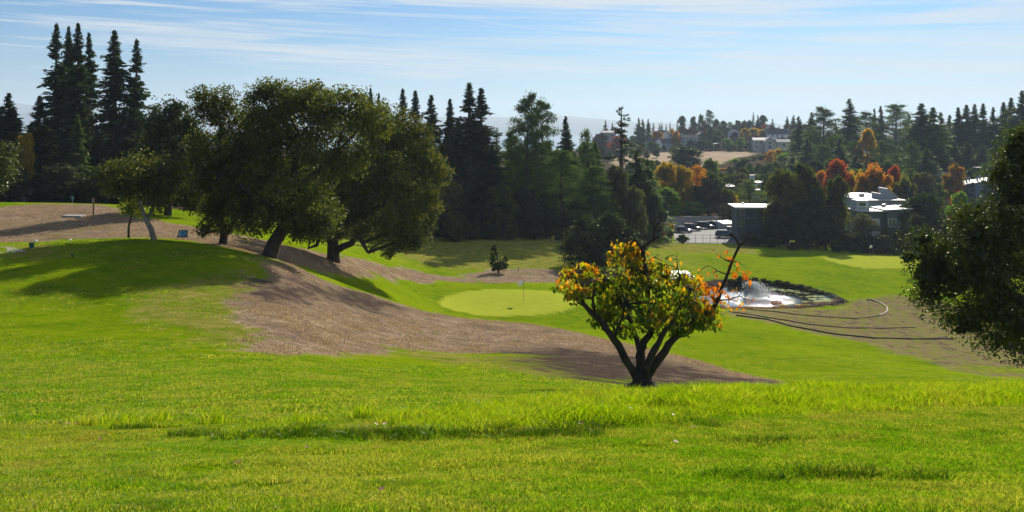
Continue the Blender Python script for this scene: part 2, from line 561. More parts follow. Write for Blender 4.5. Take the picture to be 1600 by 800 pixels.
LM = {
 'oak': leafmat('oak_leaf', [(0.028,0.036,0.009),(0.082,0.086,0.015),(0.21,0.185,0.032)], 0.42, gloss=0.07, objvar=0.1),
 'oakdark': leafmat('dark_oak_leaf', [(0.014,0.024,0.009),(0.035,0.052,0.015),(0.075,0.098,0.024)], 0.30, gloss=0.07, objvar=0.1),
 'oakbright': leafmat('glossy_oak_leaf', [(0.018,0.027,0.007),(0.048,0.060,0.010),(0.120,0.125,0.020)], 0.38, gloss=0.12, objvar=0.1),  # darker leaf tone with more gloss
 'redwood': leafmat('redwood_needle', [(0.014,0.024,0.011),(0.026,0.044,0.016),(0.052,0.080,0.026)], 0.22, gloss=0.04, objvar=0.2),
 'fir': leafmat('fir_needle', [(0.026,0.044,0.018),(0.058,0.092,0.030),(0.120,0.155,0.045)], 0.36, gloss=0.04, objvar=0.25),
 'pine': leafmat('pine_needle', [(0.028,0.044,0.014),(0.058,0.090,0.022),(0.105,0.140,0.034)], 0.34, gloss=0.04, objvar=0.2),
 'broad': leafmat('broad_leaf', [(0.035,0.052,0.014),(0.085,0.115,0.022),(0.180,0.200,0.038)], 0.42, gloss=0.06, objvar=0.3),
 'olive': leafmat('olive_leaf', [(0.050,0.058,0.030),(0.085,0.095,0.045),(0.130,0.140,0.070)], 0.3, gloss=0.06, objvar=0.2),
 'sapling': leafmat('sapling_leaf', [(0.06,0.07,0.008),(0.12,0.12,0.010),(0.20,0.17,0.015)], 0.4, gloss=0.05, objvar=0.1),
 'lime': leafmat('lime_leaf', [(0.07,0.13,0.006),(0.14,0.25,0.010),(0.24,0.34,0.016)], 0.45, gloss=0.05, objvar=0.15),
 'yellow': leafmat('yellow_leaf', [(0.20,0.19,0.012),(0.46,0.34,0.018),(0.62,0.42,0.025)], 0.52, (1.2,1.0,0.5), gloss=0.04, objvar=0.15),
 'orange': leafmat('orange_leaf', [(0.17,0.14,0.014),(0.48,0.22,0.02),(0.62,0.30,0.03)], 0.5, (1.3,1.0,0.5), gloss=0.04, objvar=0.15),
 'maple': leafmat('turning_maple_leaf', [(0.14,0.16,0.014),(0.34,0.22,0.018),(0.60,0.20,0.03)], 0.52, (1.3,1.0,0.5), gloss=0.04, objvar=0.1),
 'red': leafmat('red_leaf', [(0.15,0.08,0.02),(0.34,0.08,0.03),(0.48,0.13,0.04)], 0.45, (1.3,0.9,0.5), gloss=0.04, objvar=0.15),
 'plum': leafmat('plum_leaf', [(0.03,0.012,0.012),(0.07,0.02,0.022),(0.11,0.035,0.03)], 0.3, (1.3,0.9,0.6), gloss=0.04, objvar=0.15),
 'rust': leafmat('rust_reed', [(0.10,0.05,0.02),(0.20,0.09,0.035),(0.28,0.15,0.06)], 0.3, (1.3,0.9,0.5), gloss=0.03, objvar=0.1),
}
HLEAF = leafmat('persimmon_leaf', [(0.035,0.075,0.003),(0.085,0.145,0.004),(0.18,0.22,0.006),(0.44,0.25,0.010),(0.36,0.12,0.010)], 0.54, (1.75,1.6,0.4), gloss=0.09, objvar=0.0)
BARK = principled('bark', (0.055,0.042,0.032), 0.9, bump=0.9, bscale=9, scale=2.5, var=0.35)
BARKL = principled('pale_bark', (0.22,0.19,0.16), 0.85, bump=0.7, bscale=12, scale=3, var=0.3)
BARKR = principled('redwood_bark', (0.070,0.045,0.035), 0.9, bump=0.9, bscale=5, scale=1.5, var=0.3)

# ground material: type masks stored on the mesh choose the ground cover and the painted slope shade
def ground_mat():
    m, t, o = newmat('ground_cover')
    b = nd(t, 'ShaderNodeBsdfPrincipled')
    b.inputs['Roughness'].default_value = 0.9
    b.inputs['Specular IOR Level'].default_value = 0.0
    g = nd(t, 'ShaderNodeNewGeometry')
    P = g.outputs['Position']
    def att(n):
        a = nd(t, 'ShaderNodeAttribute'); a.attribute_name = n
        return a.outputs['Fac']
    nb = noise(t, P, 0.10, 4, 0.6)
    nm = noise(t, P, 0.9, 5, 0.65)
    nf = noise(t, P, 9.0, 6, 0.7)
    nff = noise(t, P, 45.0, 4, 0.7)
    fine = mth(t, 'ADD', mth(t, 'MULTIPLY', nf, 0.5), mth(t, 'MULTIPLY', nff, 0.5))
    # mown grass
    gr = mixc(t, ramp(t, nb, [(0.35, 0), (0.65, 1)]), (0.130,0.215,0.003), (0.215,0.290,0.003))
    gr = mixc(t, ramp(t, nm, [(0.45, 0), (0.72, 1)]), gr, (0.235,0.290,0.008))
    gr = mixc(t, mth(t, 'MULTIPLY', ramp(t, noise(t, P, 0.42, 5, 0.7, 0.5), [(0.52, 0), (0.66, 1)]), 0.6), gr, (0.065,0.145,0.004))
    gr = mixc(t, mth(t, 'MULTIPLY', ramp(t, noise(t, P, 1.9, 4, 0.75, 0.8), [(0.62, 0), (0.72, 1)]), 0.6), gr, (0.30,0.28,0.06))
    gr = mixc(t, mth(t, 'MULTIPLY', ramp(t, fine, [(0.38, 1), (0.52, 0)]), 0.5), gr, (0.040,0.085,0.003))
    # thin yellowing grass
    th = mixc(t, ramp(t, nm, [(0.35, 0), (0.62, 1)]), (0.140,0.195,0.010), (0.32,0.28,0.065))
    th = mixc(t, mth(t, 'MULTIPLY', ramp(t, fine, [(0.38, 1), (0.55, 0)]), 0.6), th, (0.060,0.062,0.016))
    # straw
    n3 = noise(t, P, 0.33, 5, 0.7)
    st = mixc(t, ramp(t, nm, [(0.36, 0), (0.62, 1)]), (0.27,0.185,0.112), (0.57,0.42,0.25))
    st = mixc(t, ramp(t, nf, [(0.44, 0), (0.60, 1)]), (0.155,0.112,0.082), st)
    st = mixc(t, mth(t, 'MULTIPLY', ramp(t, nb, [(0.5, 0), (0.7, 1)]), 0.4), st, (0.30,0.20,0.13))
    st = mixc(t, mth(t, 'MULTIPLY', ramp(t, n3, [(0.50, 0), (0.66, 1)]), 0.55), st, (0.13,0.092,0.070))
    st = mixc(t, mth(t, 'MULTIPLY', ramp(t, noise(t, P, 0.8, 5, 0.75, 0.6), [(0.54, 0), (0.64, 1)]), 0.5), st, (0.105,0.078,0.060))
    st = mixc(t, mth(t, 'MULTIPLY', ramp(t, noise(t, P, 0.22, 5, 0.75, 1.0), [(0.56, 0), (0.66, 1)]), mth(t, 'MULTIPLY', nf, 0.9)), st, (0.16,0.17,0.035))
    # bare earth, also painted as shade on slopes facing away from the sun
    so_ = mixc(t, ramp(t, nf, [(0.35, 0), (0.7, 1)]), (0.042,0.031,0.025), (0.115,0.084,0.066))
    # putting green
    pg = mixc(t, ramp(t, nm, [(0.3, 0), (0.7, 1)]), (0.265,0.31,0.025), (0.32,0.35,0.035))
    df = mixc(t, ramp(t, noise(t, P, 0.05, 4, 0.6), [(0.35, 0), (0.65, 1)]), (0.34,0.25,0.17), (0.46,0.36,0.26))
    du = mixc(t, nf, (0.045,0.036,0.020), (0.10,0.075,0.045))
    c = gr
    # break the edges of the types up with noise so that one creeps into the other
    def creep(a, k=0.9):
        v = mth(t, 'ADD', att(a), mth(t, 'MULTIPLY', mth(t, 'SUBTRACT', mth(t, 'ADD', mth(t, 'MULTIPLY', nm, 0.55), mth(t, 'MULTIPLY', nf, 0.45)), 0.5), k*2))
        v = mth(t, 'MULTIPLY', v, mth(t, 'GREATER_THAN', att(a), 0.02))
        return ramp(t, v, [(0.35, 0), (0.65, 1)])
    c = mixc(t, creep('m_thin', 1.0), c, th)
    c = mixc(t, creep('m_straw', 1.25), c, st)
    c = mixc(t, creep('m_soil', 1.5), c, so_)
    c = mixc(t, creep('m_duff'), c, du)
    c = mixc(t, att('m_field'), c, df)
    c = mixc(t, att('m_green'), c, pg)
    t.links.new(c, b.inputs['Base Color'])
    bp = nd(t, 'ShaderNodeBump'); bp.inputs['Strength'].default_value = 0.75; bp.inputs['Distance'].default_value = 0.14
    hgt = mth(t, 'ADD', mth(t, 'MULTIPLY', nf, 1.0), mth(t, 'MULTIPLY', nff, 0.35))
    hgt = mth(t, 'ADD', hgt, mth(t, 'MULTIPLY', noise(t, P, 2.3, 4, 0.7), 2.2))
    hgt = mth(t, 'MULTIPLY', hgt, mth(t, 'SUBTRACT', 1.0, mth(t, 'MULTIPLY', att('m_green'), 0.92)))
    t.links.new(hgt, bp.inputs['Height'])
    t.links.new(bp.outputs[0], b.inputs['Normal'])
    t.links.new(b.outputs[0], o.inputs[0])
    return m


GROUND = ground_mat()

# ------------------------------------------------------------------ ground sheet and its cover zones
ZONES = {
 'straw': [
   hits([(404,412),(440,404),(500,434),(560,455),(620,474),(690,492),(760,501),(850,513),(950,531),(1060,556),(1200,592),(1262,604),(1150,603),(1010,596),(920,580),(850,556),(780,547),(640,550),(560,552),(430,552),(400,540),(390,510),(375,485),(395,450)], 18),
   hits([(-400,326),(0,324),(60,318),(130,319),(190,331),(260,346),(330,359),(400,373),(440,381),(500,396),(560,406),(640,419),(740,434),(762,441),(700,440),(620,433),(540,426),(500,425),(440,404),(400,396),(300,379),(200,373),(100,373),(0,379),(-400,384)], 50),
   hits([(715,431),(760,421),(860,421),(960,425),(960,439),(880,441),(760,442)], 80),
 ],
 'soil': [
   hits([(398,430),(450,425),(500,440),(560,457),(620,476),(690,493),(630,491),(560,485),(480,478),(410,470),(378,455)], 18),  # shade of the slope turned from the sun, painted as a dark tone
   hits([(770,548),(850,540),(930,547),(1000,558),(1060,569),(1150,588),(1215,597),(1262,604),(1150,606),(1010,602),(930,594),(860,586),(800,572)], 18),  # bare earth, with slope and tree shade painted into its dark tone
 ],
 'thin': [
   hits([(215,458),(300,440),(405,412),(395,450),(430,552),(330,535),(250,490)], 18),
   hits([(1115,487),(1180,480),(1300,482),(1322,470),(1400,462),(1450,470),(1620,500),(1900,540),(1900,640),(1600,596),(1430,563),(1340,537),(1230,513)], 60),
   hits([(985,362),(1055,372),(1180,386),(1190,398),(1100,394),(985,385)], 120),
   hits([(430,552),(640,550),(850,556),(1000,598),(900,606),(760,580),(640,560),(430,560)], 18),
   hits([(620,368),(900,366),(960,385),(900,420),(700,420),(620,400)], 80),
   hits([(0,385),(60,384),(110,400),(60,405),(0,402)], 40),
 ],
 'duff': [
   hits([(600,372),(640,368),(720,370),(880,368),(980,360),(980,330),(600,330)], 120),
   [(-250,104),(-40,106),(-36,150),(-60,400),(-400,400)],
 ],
}
greens = [hits([(683,472),(694,463),(722,456),(770,452),(820,452),(862,456),(886,462),(905,470),(902,480),(880,488),(840,493),(790,495),(740,492),(706,485),(688,478)], 82),
          hits([(1282,403),(1310,400),(1350,399),(1420,399),(1450,405),(1446,415),(1400,420),(1350,420),(1312,413)], 150)]
FIELD = [at(1035,455), 455], [at(1180,600), 600], [at(1030,600), 600], [at(900,600), 600], [at(900,500), 500], [at(985,450), 450]
FIELD = [(at(960,460),460),(at(1090,440),440),(at(1110,455),455),(at(1150,540),540),(at(1192,600),600),(at(1100,612),612),(at(950,612),612)]

phis = np.concatenate([np.arange(-180, -46, 4.0), np.degrees(np.arctan((np.arange(-400, 2001, 5.0)-800)/F)), np.arange(42, 181, 4.0)])
phis = np.unique(np.round(np.clip(phis, -180, 180), 4))
rr = np.concatenate([[0.3, 1.0, 2.0, 3.0], np.exp(np.linspace(math.log(3.8), math.log(700), 470)), np.exp(np.linspace(math.log(730), math.log(9000), 30))])
PH, RR = np.meshgrid(np.radians(phis), rr, indexing='ij')
# in front of the camera use distance along the view, so rows stay level
TH = np.clip(PH, -0.675, 0.675)
X = RR/np.cos(TH)*np.sin(PH); Yg = RR/np.cos(TH)*np.cos(PH)
fx, fy = X.ravel(), Yg.ravel()
fz = zat(fx, fy)
def zone(polys, soft, nz, sc):
    o = np.zeros(fx.shape)
    for p in polys:
        P = np.array(p); x0, y0 = P.min(0)-8; x1, y1 = P.max(0)+8
        m = (fx > x0) & (fx < x1) & (fy > y0) & (fy < y1)
        if not m.any(): continue
        d = seg_dist(fx[m], fy[m], p) + (fbm(fx[m]*sc, fy[m]*sc, 4)-0.5)*nz
        o[m] = np.maximum(o[m], sstep(-soft, soft, d))
    return o
M = {}
M['straw'] = zone(ZONES['straw'], 1.5, 3.6, 0.30)
M['straw'] = np.maximum(M['straw'], zone(ZONES['thin'][1:2], 2.0, 6.0, 0.25)*0.52)
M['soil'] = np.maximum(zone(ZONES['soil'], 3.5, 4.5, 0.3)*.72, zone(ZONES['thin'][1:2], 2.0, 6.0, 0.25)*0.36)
M['thin'] = zone(ZONES['thin'], 2.5, 5.0, 0.2) * 0.8
M['thin'] = np.maximum(M['thin'], (.50-.34*sstep(25, 45, fx))*sstep(100, 135, fy)*(np.abs(fx) < 400))
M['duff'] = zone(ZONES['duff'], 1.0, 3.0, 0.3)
M['green'] = zone(greens, 0.25, 0.3, 0.3)
M['field'] = zone([FIELD], 2.0, 6.0, 0.05)
pd = seg_dist(fx, fy, POND)
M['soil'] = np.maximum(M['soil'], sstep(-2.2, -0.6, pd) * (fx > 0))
far = sstep(225, 270, np.hypot(fx, fy))
M['duff'] = np.maximum(M['duff'], far*(1-M['field']))
M['thin'] = np.where(M['duff'] > 0.9, 0, M['thin'])
# small real relief: tussocks on the straw slopes, gentle mowing unevenness elsewhere
amp = 0.05*M['straw'] + 0.03*M['soil'] + 0.012
amp = amp * sstep(8, 20, np.hypot(fx, fy))*(1-M['green']*0.9)
fz = fz + (fbm(fx*1.3, fy*1.3, 4)-0.5)*2*amp + (fbm(fx*0.12, fy*0.12, 3)-0.5)*0.35*sstep(20, 40, fy)*(1-M['green']*0.9)*(fy < 120)
ni, nj = PH.shape
I = np.arange(ni*nj).reshape(ni, nj)
q = np.stack([I[:-1, :-1], I[1:, :-1], I[1:, 1:], I[:-1, 1:]], -1).reshape(-1, 4)
V = np.stack([fx, fy, fz], -1)
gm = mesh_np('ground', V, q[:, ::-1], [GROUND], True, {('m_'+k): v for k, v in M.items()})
gobj = tag(link('ground', gm), kind='structure')
# height of the finished sheet for placing things
def gz(x, y):
    return ground(x, y) + float((fbm(np.array([x*0.12]), np.array([y*0.12]), 3)[0]-0.5)*0.35*float(sstep(20, 40, y))*(y < 120))


def place(px, Y):
    x = at(px, Y)
    return Vector((x, Y, gz(x, Y)))


def onground(px, py, ymin=4.0):
    x, y = hit(px, py, ymin, zat)
    return Vector((x, y, gz(x, y)))


# ------------------------------------------------------------------ foliage builders
def leaf_quads(C, size, aspect=0.55, up=0.35, rng=RNG, droop=0.0, tint=None, tlo=0.0, thi=1.0, outn=None):
    """one folded diamond leaf (2 triangles) for each centre"""
    n = len(C)
    N = rng.normal(size=(n, 3)); N /= np.linalg.norm(N, axis=1)[:, None]
    N[:, 2] += up
    if outn is not None: N += outn*0.6
    N /= np.linalg.norm(N, axis=1)[:, None]
    A = rng.normal(size=(n, 3)); A[:, 2] -= droop
    A -= N*(A*N).sum(1)[:, None]; A /= (np.linalg.norm(A, axis=1)[:, None]+1e-9)
    B = np.cross(N, A)
    s = (size*rng.uniform(0.65, 1.35, n))[:, None]
    w_ = s*aspect*0.5
    v0 = C - A*s*0.5; v2 = C + A*s*0.5
    v1 = C + B*w_ + N*w_*0.3; v3 = C - B*w_ + N*w_*0.3
    V = np.stack([v0, v1, v2, v3], 1).reshape(-1, 3)
    i = np.arange(n)*4
    Fq = np.concatenate([np.stack([i, i+1, i+2], 1), np.stack([i, i+2, i+3], 1)])
    t = rng.uniform(tlo, thi, n) if tint is None else np.clip(tint + rng.normal(0, 0.12, n), 0, 1)
    return V, Fq, np.repeat(t, 4)


def blob_points(lobes, n, clump, per, rng=RNG, shell=0.55, flat=0.8):
    """clumps of leaves on and in a set of ellipsoids; returns leaf centres, clump centres, outward vectors, clump tint"""
    n = max(12, int(n*0.5)); per = int(per/0.5); clump = clump*0.85
    L = np.array(lobes, float)
    area = (L[:, 3]*L[:, 4] + L[:, 4]*L[:, 5] + L[:, 3]*L[:, 5])
    k = rng.choice(len(L), n, p=area/area.sum())
    D = rng.normal(size=(n, 3)); D /= np.linalg.norm(D, axis=1)[:, None]
    rad = np.where(rng.random(n) < 0.75, rng.uniform(0.74, 1.0, n) + 0.30*rng.random(n)**3, rng.uniform(shell, 0.85, n))
    CC = L[k, :3] + D*L[k, 3:6]*rad[:, None]
    # drop clumps deep inside another lobe (they would never be seen)
    keep = np.ones(n, bool)
    for j in range(len(L)):
        e = ((CC-L[j, :3])/L[j, 3:6]); r_ = np.sqrt((e**2).sum(1))
        keep &= ~((r_ < 0.55) & (k != j))
    CC, D = CC[keep], D[keep]
    n = len(CC)
    cs = clump*rng.uniform(0.55, 1.45, n)
    P = rng.normal(size=(n, per, 3)); P /= np.linalg.norm(P, axis=2)[:, :, None]
    lump = 1 + 0.22*np.sin(P[:, :, 0]*5+rng.uniform(0, 6, n)[:, None])*np.sin(P[:, :, 2]*6+rng.uniform(0, 6, n)[:, None])
    P *= (rng.uniform(0.25, 1.0, (n, per))**0.45*lump)[:, :, None]
    P[:, :, 2] *= flat
    P = CC[:, None, :] + P*cs[:, None, None]
    ct = rng.uniform(0, 1, n)
    return P.reshape(-1, 3), CC, np.repeat(D, per, 0), np.repeat(ct, per)


def curve_pts(a, b, n=5, sag=0.12, rng=random):
    a = Vector(a); b = Vector(b); L = (b-a).length
    off = Vector((rng.uniform(-1, 1), rng.uniform(-1, 1), rng.uniform(0.0, 1)))*L*sag
    return [a.lerp(b, t) + off*4*t*(1-t) for t in [i/(n-1) for i in range(n)]]


def broad_meshes(name, lobes, trunkpaths, n=600, clump=0.7, per=30, leaf=0.16, leafmatl=None, bark=BARK,
                 shell=0.55, seed=1, up=0.35, twigs=60, twr=0.03, fill=0, flat=0.8, tint_h=None, aspect=0.55, droop=0.0, buds=3):
    """lobes: (x,y,z,rx,ry,rz); trunkpaths: [(points, radii)]; returns trunk mesh, crown mesh"""
    rng = np.random.default_rng(seed); rd = random.Random(seed)
    mb = MB()
    for pts, rad in trunkpaths:
        mb.tube(pts, rad, 9, rough=0.07)
    nodes = [Vector(p) for pts, rad in trunkpaths for p in pts[len(pts)//2:]]
    main = list(lobes)
    lobes = list(lobes)
    for L in main:                      # smaller masses budding from the big ones break the outline
        for _ in range(buds):
            d = Vector((rd.gauss(0, 1), rd.gauss(0, 1), rd.gauss(0.15, 1))).normalized(); s = rd.uniform(.26, .48)
            k = rd.uniform(.80, 1.06)
            lobes.append((L[0]+d.x*L[3]*k, L[1]+d.y*L[4]*k, L[2]+d.z*L[5]*k, L[3]*s, L[4]*s, L[5]*s*rd.uniform(.7, 1)))
    lobes = [l if i >= len(main) else (*l[:3], l[3]*.90, l[4]*.90, l[5]*.88) for i, l in enumerate(lobes)] if buds else lobes
    P, CC, D, ct = blob_points(lobes, n, clump, per, rng, shell, flat)
    for L in main:
        c = Vector(L[:3]); a = min(nodes, key=lambda q: (q-c).length + max(0, q.z-c.z)*2)
        if (c-a).length > 0.3:
            r0 = max(0.05, min(0.22, 0.03*(c-a).length))*(twr/0.03)
            mb.tube(curve_pts(a, c, 6, 0.12, rd), [r0, r0*.85, r0*.7, r0*.55, r0*.42, r0*.3], 6, rough=0.05)
    idx = rng.choice(len(CC), min(twigs, len(CC)), replace=False)
    for i in idx:
        c = Vector(CC[i]); l = min(main, key=lambda q: (Vector(q[:3])-c).length)
        a = Vector(l[:3]).lerp(c, 0.15)
        mb.tube(curve_pts(a, c, 4, 0.15, rd), [twr, twr*.75, twr*.5, twr*.3], 4, cap=False)
    tint = ct*0.65 + 0.05
    if tint_h is not None:
        z0, z1, k_ = tint_h
        tint = tint*(1-k_) + k_*np.clip((P[:, 2]-z0)/(z1-z0), 0, 1)
    V, Fq, T = leaf_quads(P, leaf, aspect, up, rng, droop, tint, outn=D)
    if fill:
        L = np.array(lobes); k = rng.integers(0, len(L), fill)
        dd = rng.normal(size=(fill, 3)); dd /= np.linalg.norm(dd, axis=1)[:, None]
        C2 = L[k, :3] + dd*L[k, 3:6]*(rng.uniform(0.1, 0.75, fill)**0.6)[:, None]
        V2, F2, T2 = leaf_quads(C2, leaf*2.6, 0.8, 0, rng, tint=np.full(fill, 0.2))
        V = np.concatenate([V, V2]); Fq = np.concatenate([Fq, F2+len(T)]); T = np.concatenate([T, T2])
    return mb.mesh(name+'_trunk', bark, True), mesh_np(name+'_crown', V, Fq, [leafmatl], False, {'tint': T})


def conifer_meshes(name, H=20.0, R0=3.0, nbr=150, per=46, start=0.06, leaf=0.5, power=0.85, irr=0.35, droop=0.25, mat=None,
                   bark=BARKR, seed=1, gaps=0.0, tops=1, trunk_r=0.35, base_full=0.25, asp=0.38):
    rng = np.random.default_rng(seed); rd = random.Random(seed)
    mb = MB()
    Cs = []; Ds = []; Ts = []; Zs = []
    heads = [(0, 0, H)]
    for k in range(tops-1):
        a = rd.uniform(0, 6.28); d = R0*rd.uniform(0.35, 0.6)
        heads.append((math.cos(a)*d, math.sin(a)*d, H*rd.uniform(0.82, 0.95)))
    for (ox, oy, h) in heads:
        mb.tube([(ox*.6, oy*.6, -0.6), (ox*.8, oy*.8, h*.33), (ox, oy, h*.66), (ox, oy, h*.985)], [trunk_r*1.2, trunk_r*.85, trunk_r*.45, 0.03], 8, rough=0.05)
        i = 0
        blocked = [(rng.uniform(0.35, 0.95), rng.uniform(0, 6.28)) for _ in range(int(14*gaps))]
        while i < nbr:
            i += 1
            t = start + (1-start)*(i/nbr)**1.0 + rng.normal()*0.004
            t = min(max(t, start), 0.995)
            a = rng.uniform(0, 6.283)
            prof = min(1.0, (1-t)/(1-start))**power * (0.72+0.28*min(1, (t-start)/base_full))
            # whorled layers make the ragged outline
            lay = 0.90 + 0.10*math.sin(t*H*2.9 + seed) + rng.normal()*0.08
            skip = any(abs(t-bt) < 0.035 and math.cos(a-ba) > 0.2 for bt, ba in blocked)
            if skip: continue
            L = R0*prof*lay*(1 + irr*rng.uniform(-1, 0.6)) + 0.05
            z0 = t*h
            sl = (t-0.55)*1.1 - droop*0.5
            n = max(6, int(per*(0.35+0.65*L/R0)))
            s = rng.uniform(0.04, 1, n)**0.8
            wdt = 0.15*L*(1.15-s)+0.10
            x = s*L; zz = z0 + sl*x - droop*0.28*(x/ max(R0, .1))*x*0.6
            side = rng.normal(size=n)*wdt
            ca, sa = math.cos(a), math.sin(a)
            P = np.stack([ox+x*ca-side*sa, oy+x*sa+side*ca, zz + rng.normal(size=n)*0.10 - abs(side)*0.25], 1)
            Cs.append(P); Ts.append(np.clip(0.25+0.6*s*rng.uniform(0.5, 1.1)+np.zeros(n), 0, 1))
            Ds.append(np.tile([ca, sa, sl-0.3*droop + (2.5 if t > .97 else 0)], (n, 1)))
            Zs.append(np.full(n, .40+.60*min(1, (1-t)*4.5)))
            if i % 4 == 0 and L > 0.8:
                mb.tube([(ox, oy, z0), (ox+ca*L*.5, oy+sa*L*.5, z0+sl*L*.5), (ox+ca*L*.9, oy+sa*L*.9, z0+sl*L*.85)], [0.05, 0.03, 0.012], 4, cap=False)
    C = np.concatenate(Cs); D = np.concatenate(Ds); T = np.concatenate(Ts)
    n = len(C)
    A = D + rng.normal(size=(n, 3))*0.45; A /= np.linalg.norm(A, axis=1)[:, None]
    N = rng.normal(size=(n, 3))*0.6 + np.array([0, 0, 1.0]); N -= A*(A*N).sum(1)[:, None]; N /= np.linalg.norm(N, axis=1)[:, None]
    B = np.cross(N, A)
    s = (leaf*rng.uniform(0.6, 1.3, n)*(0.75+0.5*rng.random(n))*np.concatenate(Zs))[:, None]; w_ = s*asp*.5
    V = np.stack([C-A*s*.5, C+B*w_-N*w_*.4, C+A*s*.5, C-B*w_-N*w_*.4], 1).reshape(-1, 3)
    i = np.arange(n)*4
    Fq = np.concatenate([np.stack([i, i+1, i+2], 1), np.stack([i, i+2, i+3], 1)])
    T = np.repeat(np.clip(T+rng.normal(0, .1, n), 0, 1), 4)
    return mb.mesh(name+'_trunk', bark, True), mesh_np(name+'_crown', V, Fq, [mat], False, {'tint': T})


def pine_meshes(name, H=20.0, R0=5.5, nb=34, seed=1, mat=None, leaf=0.42, per=260, bark=BARK, start=0.25, power=0.6):
    """open pine: limbs rising off the trunk, each carrying flat pads of needles"""
    rng = np.random.default_rng(seed); rd = random.Random(seed)
    mb = MB()
    lean = (rd.uniform(-.6, .6), rd.uniform(-.6, .6))
    mb.tube([(0, 0, -.6), (lean[0]*.3, lean[1]*.3, H*.3), (lean[0]*.7, lean[1]*.7, H*.65), (lean[0], lean[1], H*.97)], [.42, .33, .2, .04], 9, rough=0.06)
    Cs = []; Ts = []
    for i in range(nb):
        t = start + (1-start)*(i+0.5)/nb
        a = i*2.4 + rd.uniform(-.5, .5)
        L = R0*((1-t)/(1-start))**power*rd.uniform(0.65, 1.1) + 0.7
        o = Vector((lean[0]*t, lean[1]*t, t*H))
        e = o + Vector((math.cos(a)*L, math.sin(a)*L, L*rd.uniform(0.0, 0.45)))
        mb.tube(curve_pts(o, e, 5, 0.08, rd), [.11*(1-t)+.05, .09*(1-t)+.04, .05, .035, .02], 5, cap=False)
        for s in (0.45, 0.72, 1.0):
            c = o.lerp(e, s)
            n = int(per*(.6+.6*s)); rx = L*0.22*(1.3-.3*s)+0.45
            P = rng.normal(size=(n, 3))*np.array([rx, rx, rx*.42])*0.62
            P[:, 2] += -0.04*(P[:, 0]**2+P[:, 1]**2)/rx
            Cs.append(P + np.array(c)); Ts.append(np.clip(.35+.25*P[:, 2]/rx+rng.uniform(-.2, .35), 0, 1))
    # crown tip
    n = per; P = rng.normal(size=(n, 3))*np.array([.5, .5, .8]) + np.array([lean[0], lean[1], H*.97]); Cs.append(P); Ts.append(np.full(n, .5))
    C = np.concatenate(Cs); T = np.concatenate(Ts)
    V, Fq, Tt = leaf_quads(C, leaf, 0.26, 0.25, rng, -0.4, T)
    return mb.mesh(name+'_trunk', bark, True), mesh_np(name+'_crown', V, Fq, [mat], False, {'tint': Tt})


def rand_lobes(rng, n, R_, H, z0, sq=0.8):
    out_ = [(0, 0, z0+(H-z0)*.5, R_*.72, R_*.72, (H-z0)*.42)]
    for i in range(n):
        a = i*2.4+rng.uniform(-.4, .4); t = rng.uniform(0.15, 0.95)
        z = z0+(H-z0)*t; rad = R_*math.sqrt(max(0.08, 1-(2*t-0.9)**2))
        r_ = R_*rng.uniform(.28, .45)
        z = min(z, H-r_*sq)
        out_.append((math.cos(a)*(rad-r_)*.95, math.sin(a)*(rad-r_)*.95, max(z, z0+r_*sq*.6), r_, r_, r_*sq))
    return out_


# ---- prototypes: (trunk mesh, crown mesh, height, width)
PROTO = {}
def proto(k, meshes, h, w_): PROTO[k] = (meshes[0], meshes[1], h, w_)
for i in range(4):
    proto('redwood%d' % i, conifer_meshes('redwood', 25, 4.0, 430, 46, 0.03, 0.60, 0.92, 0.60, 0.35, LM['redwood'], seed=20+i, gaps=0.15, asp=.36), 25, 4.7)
for i in range(3):
    proto('fir%d' % i, conifer_meshes('fir', 18, 3.6, 300, 46, 0.03, 0.55, 0.95, 0.55, 0.2, LM['fir'], seed=40+i, gaps=0.15), 18, 4.5)
for i in range(2):
    proto('spire%d' % i, conifer_meshes('spire', 15, 2.2, 120, 30, 0.04, 0.42, 0.8, 0.3, 0.2, LM['fir'], seed=50+i), 15, 3.0)
proto('sparse', conifer_meshes('sparse_fir', 18, 4.2, 110, 60, 0.10, 0.6, 0.75, 0.5, 0.3, LM['fir'], seed=61, gaps=1.6), 18, 6.0)
for i in range(3):
    proto('pine%d' % i, pine_meshes('pine', 19, 5.0, 40, 70+i, LM['pine'], 0.5, 95, start=0.16, power=0.55), 19, 11)
RB = random.Random(5)
for i in range(4):
    L_ = rand_lobes(RB, 11, 4.0, 8.5, 0.6)
    proto('broad%d' % i, broad_meshes('broad', L_, [([(0, 0, -.5), (.1, 0, 1.2), (.15, .1, 2.4), (0, .1, 4)], [.32, .26, .2, .12])], 420, 0.85, 34, 0.30, LM['broad'], seed=80+i, twigs=30, fill=1400), 8.8, 8.6)
for i in range(2):
    L_ = rand_lobes(RB, 9, 3.2, 9.0, 1.2, 0.9)
    proto('airy%d' % i, broad_meshes('airy', L_, [([(0, 0, -.5), (.1, 0, 1.5), (.15, .1, 3), (0, .1, 6)], [.24, .2, .15, .08])], 230, 0.8, 26, 0.26, LM['broad'], seed=90+i, twigs=60, shell=0.3), 9.3, 7.0)
for i in range(3):
    L_ = rand_lobes(RB, 7, 1.8, 2.6, 0.0, 0.7)
    proto('bush%d' % i, broad_meshes('bush', L_, [([(0, 0, -.3), (.05, 0, .5), (.1, .1, 1.2)], [.09, .07, .04])], 160, 0.45, 26, 0.17, LM['broad'], seed=100+i, twigs=20, twr=0.015, fill=500), 2.8, 3.8)
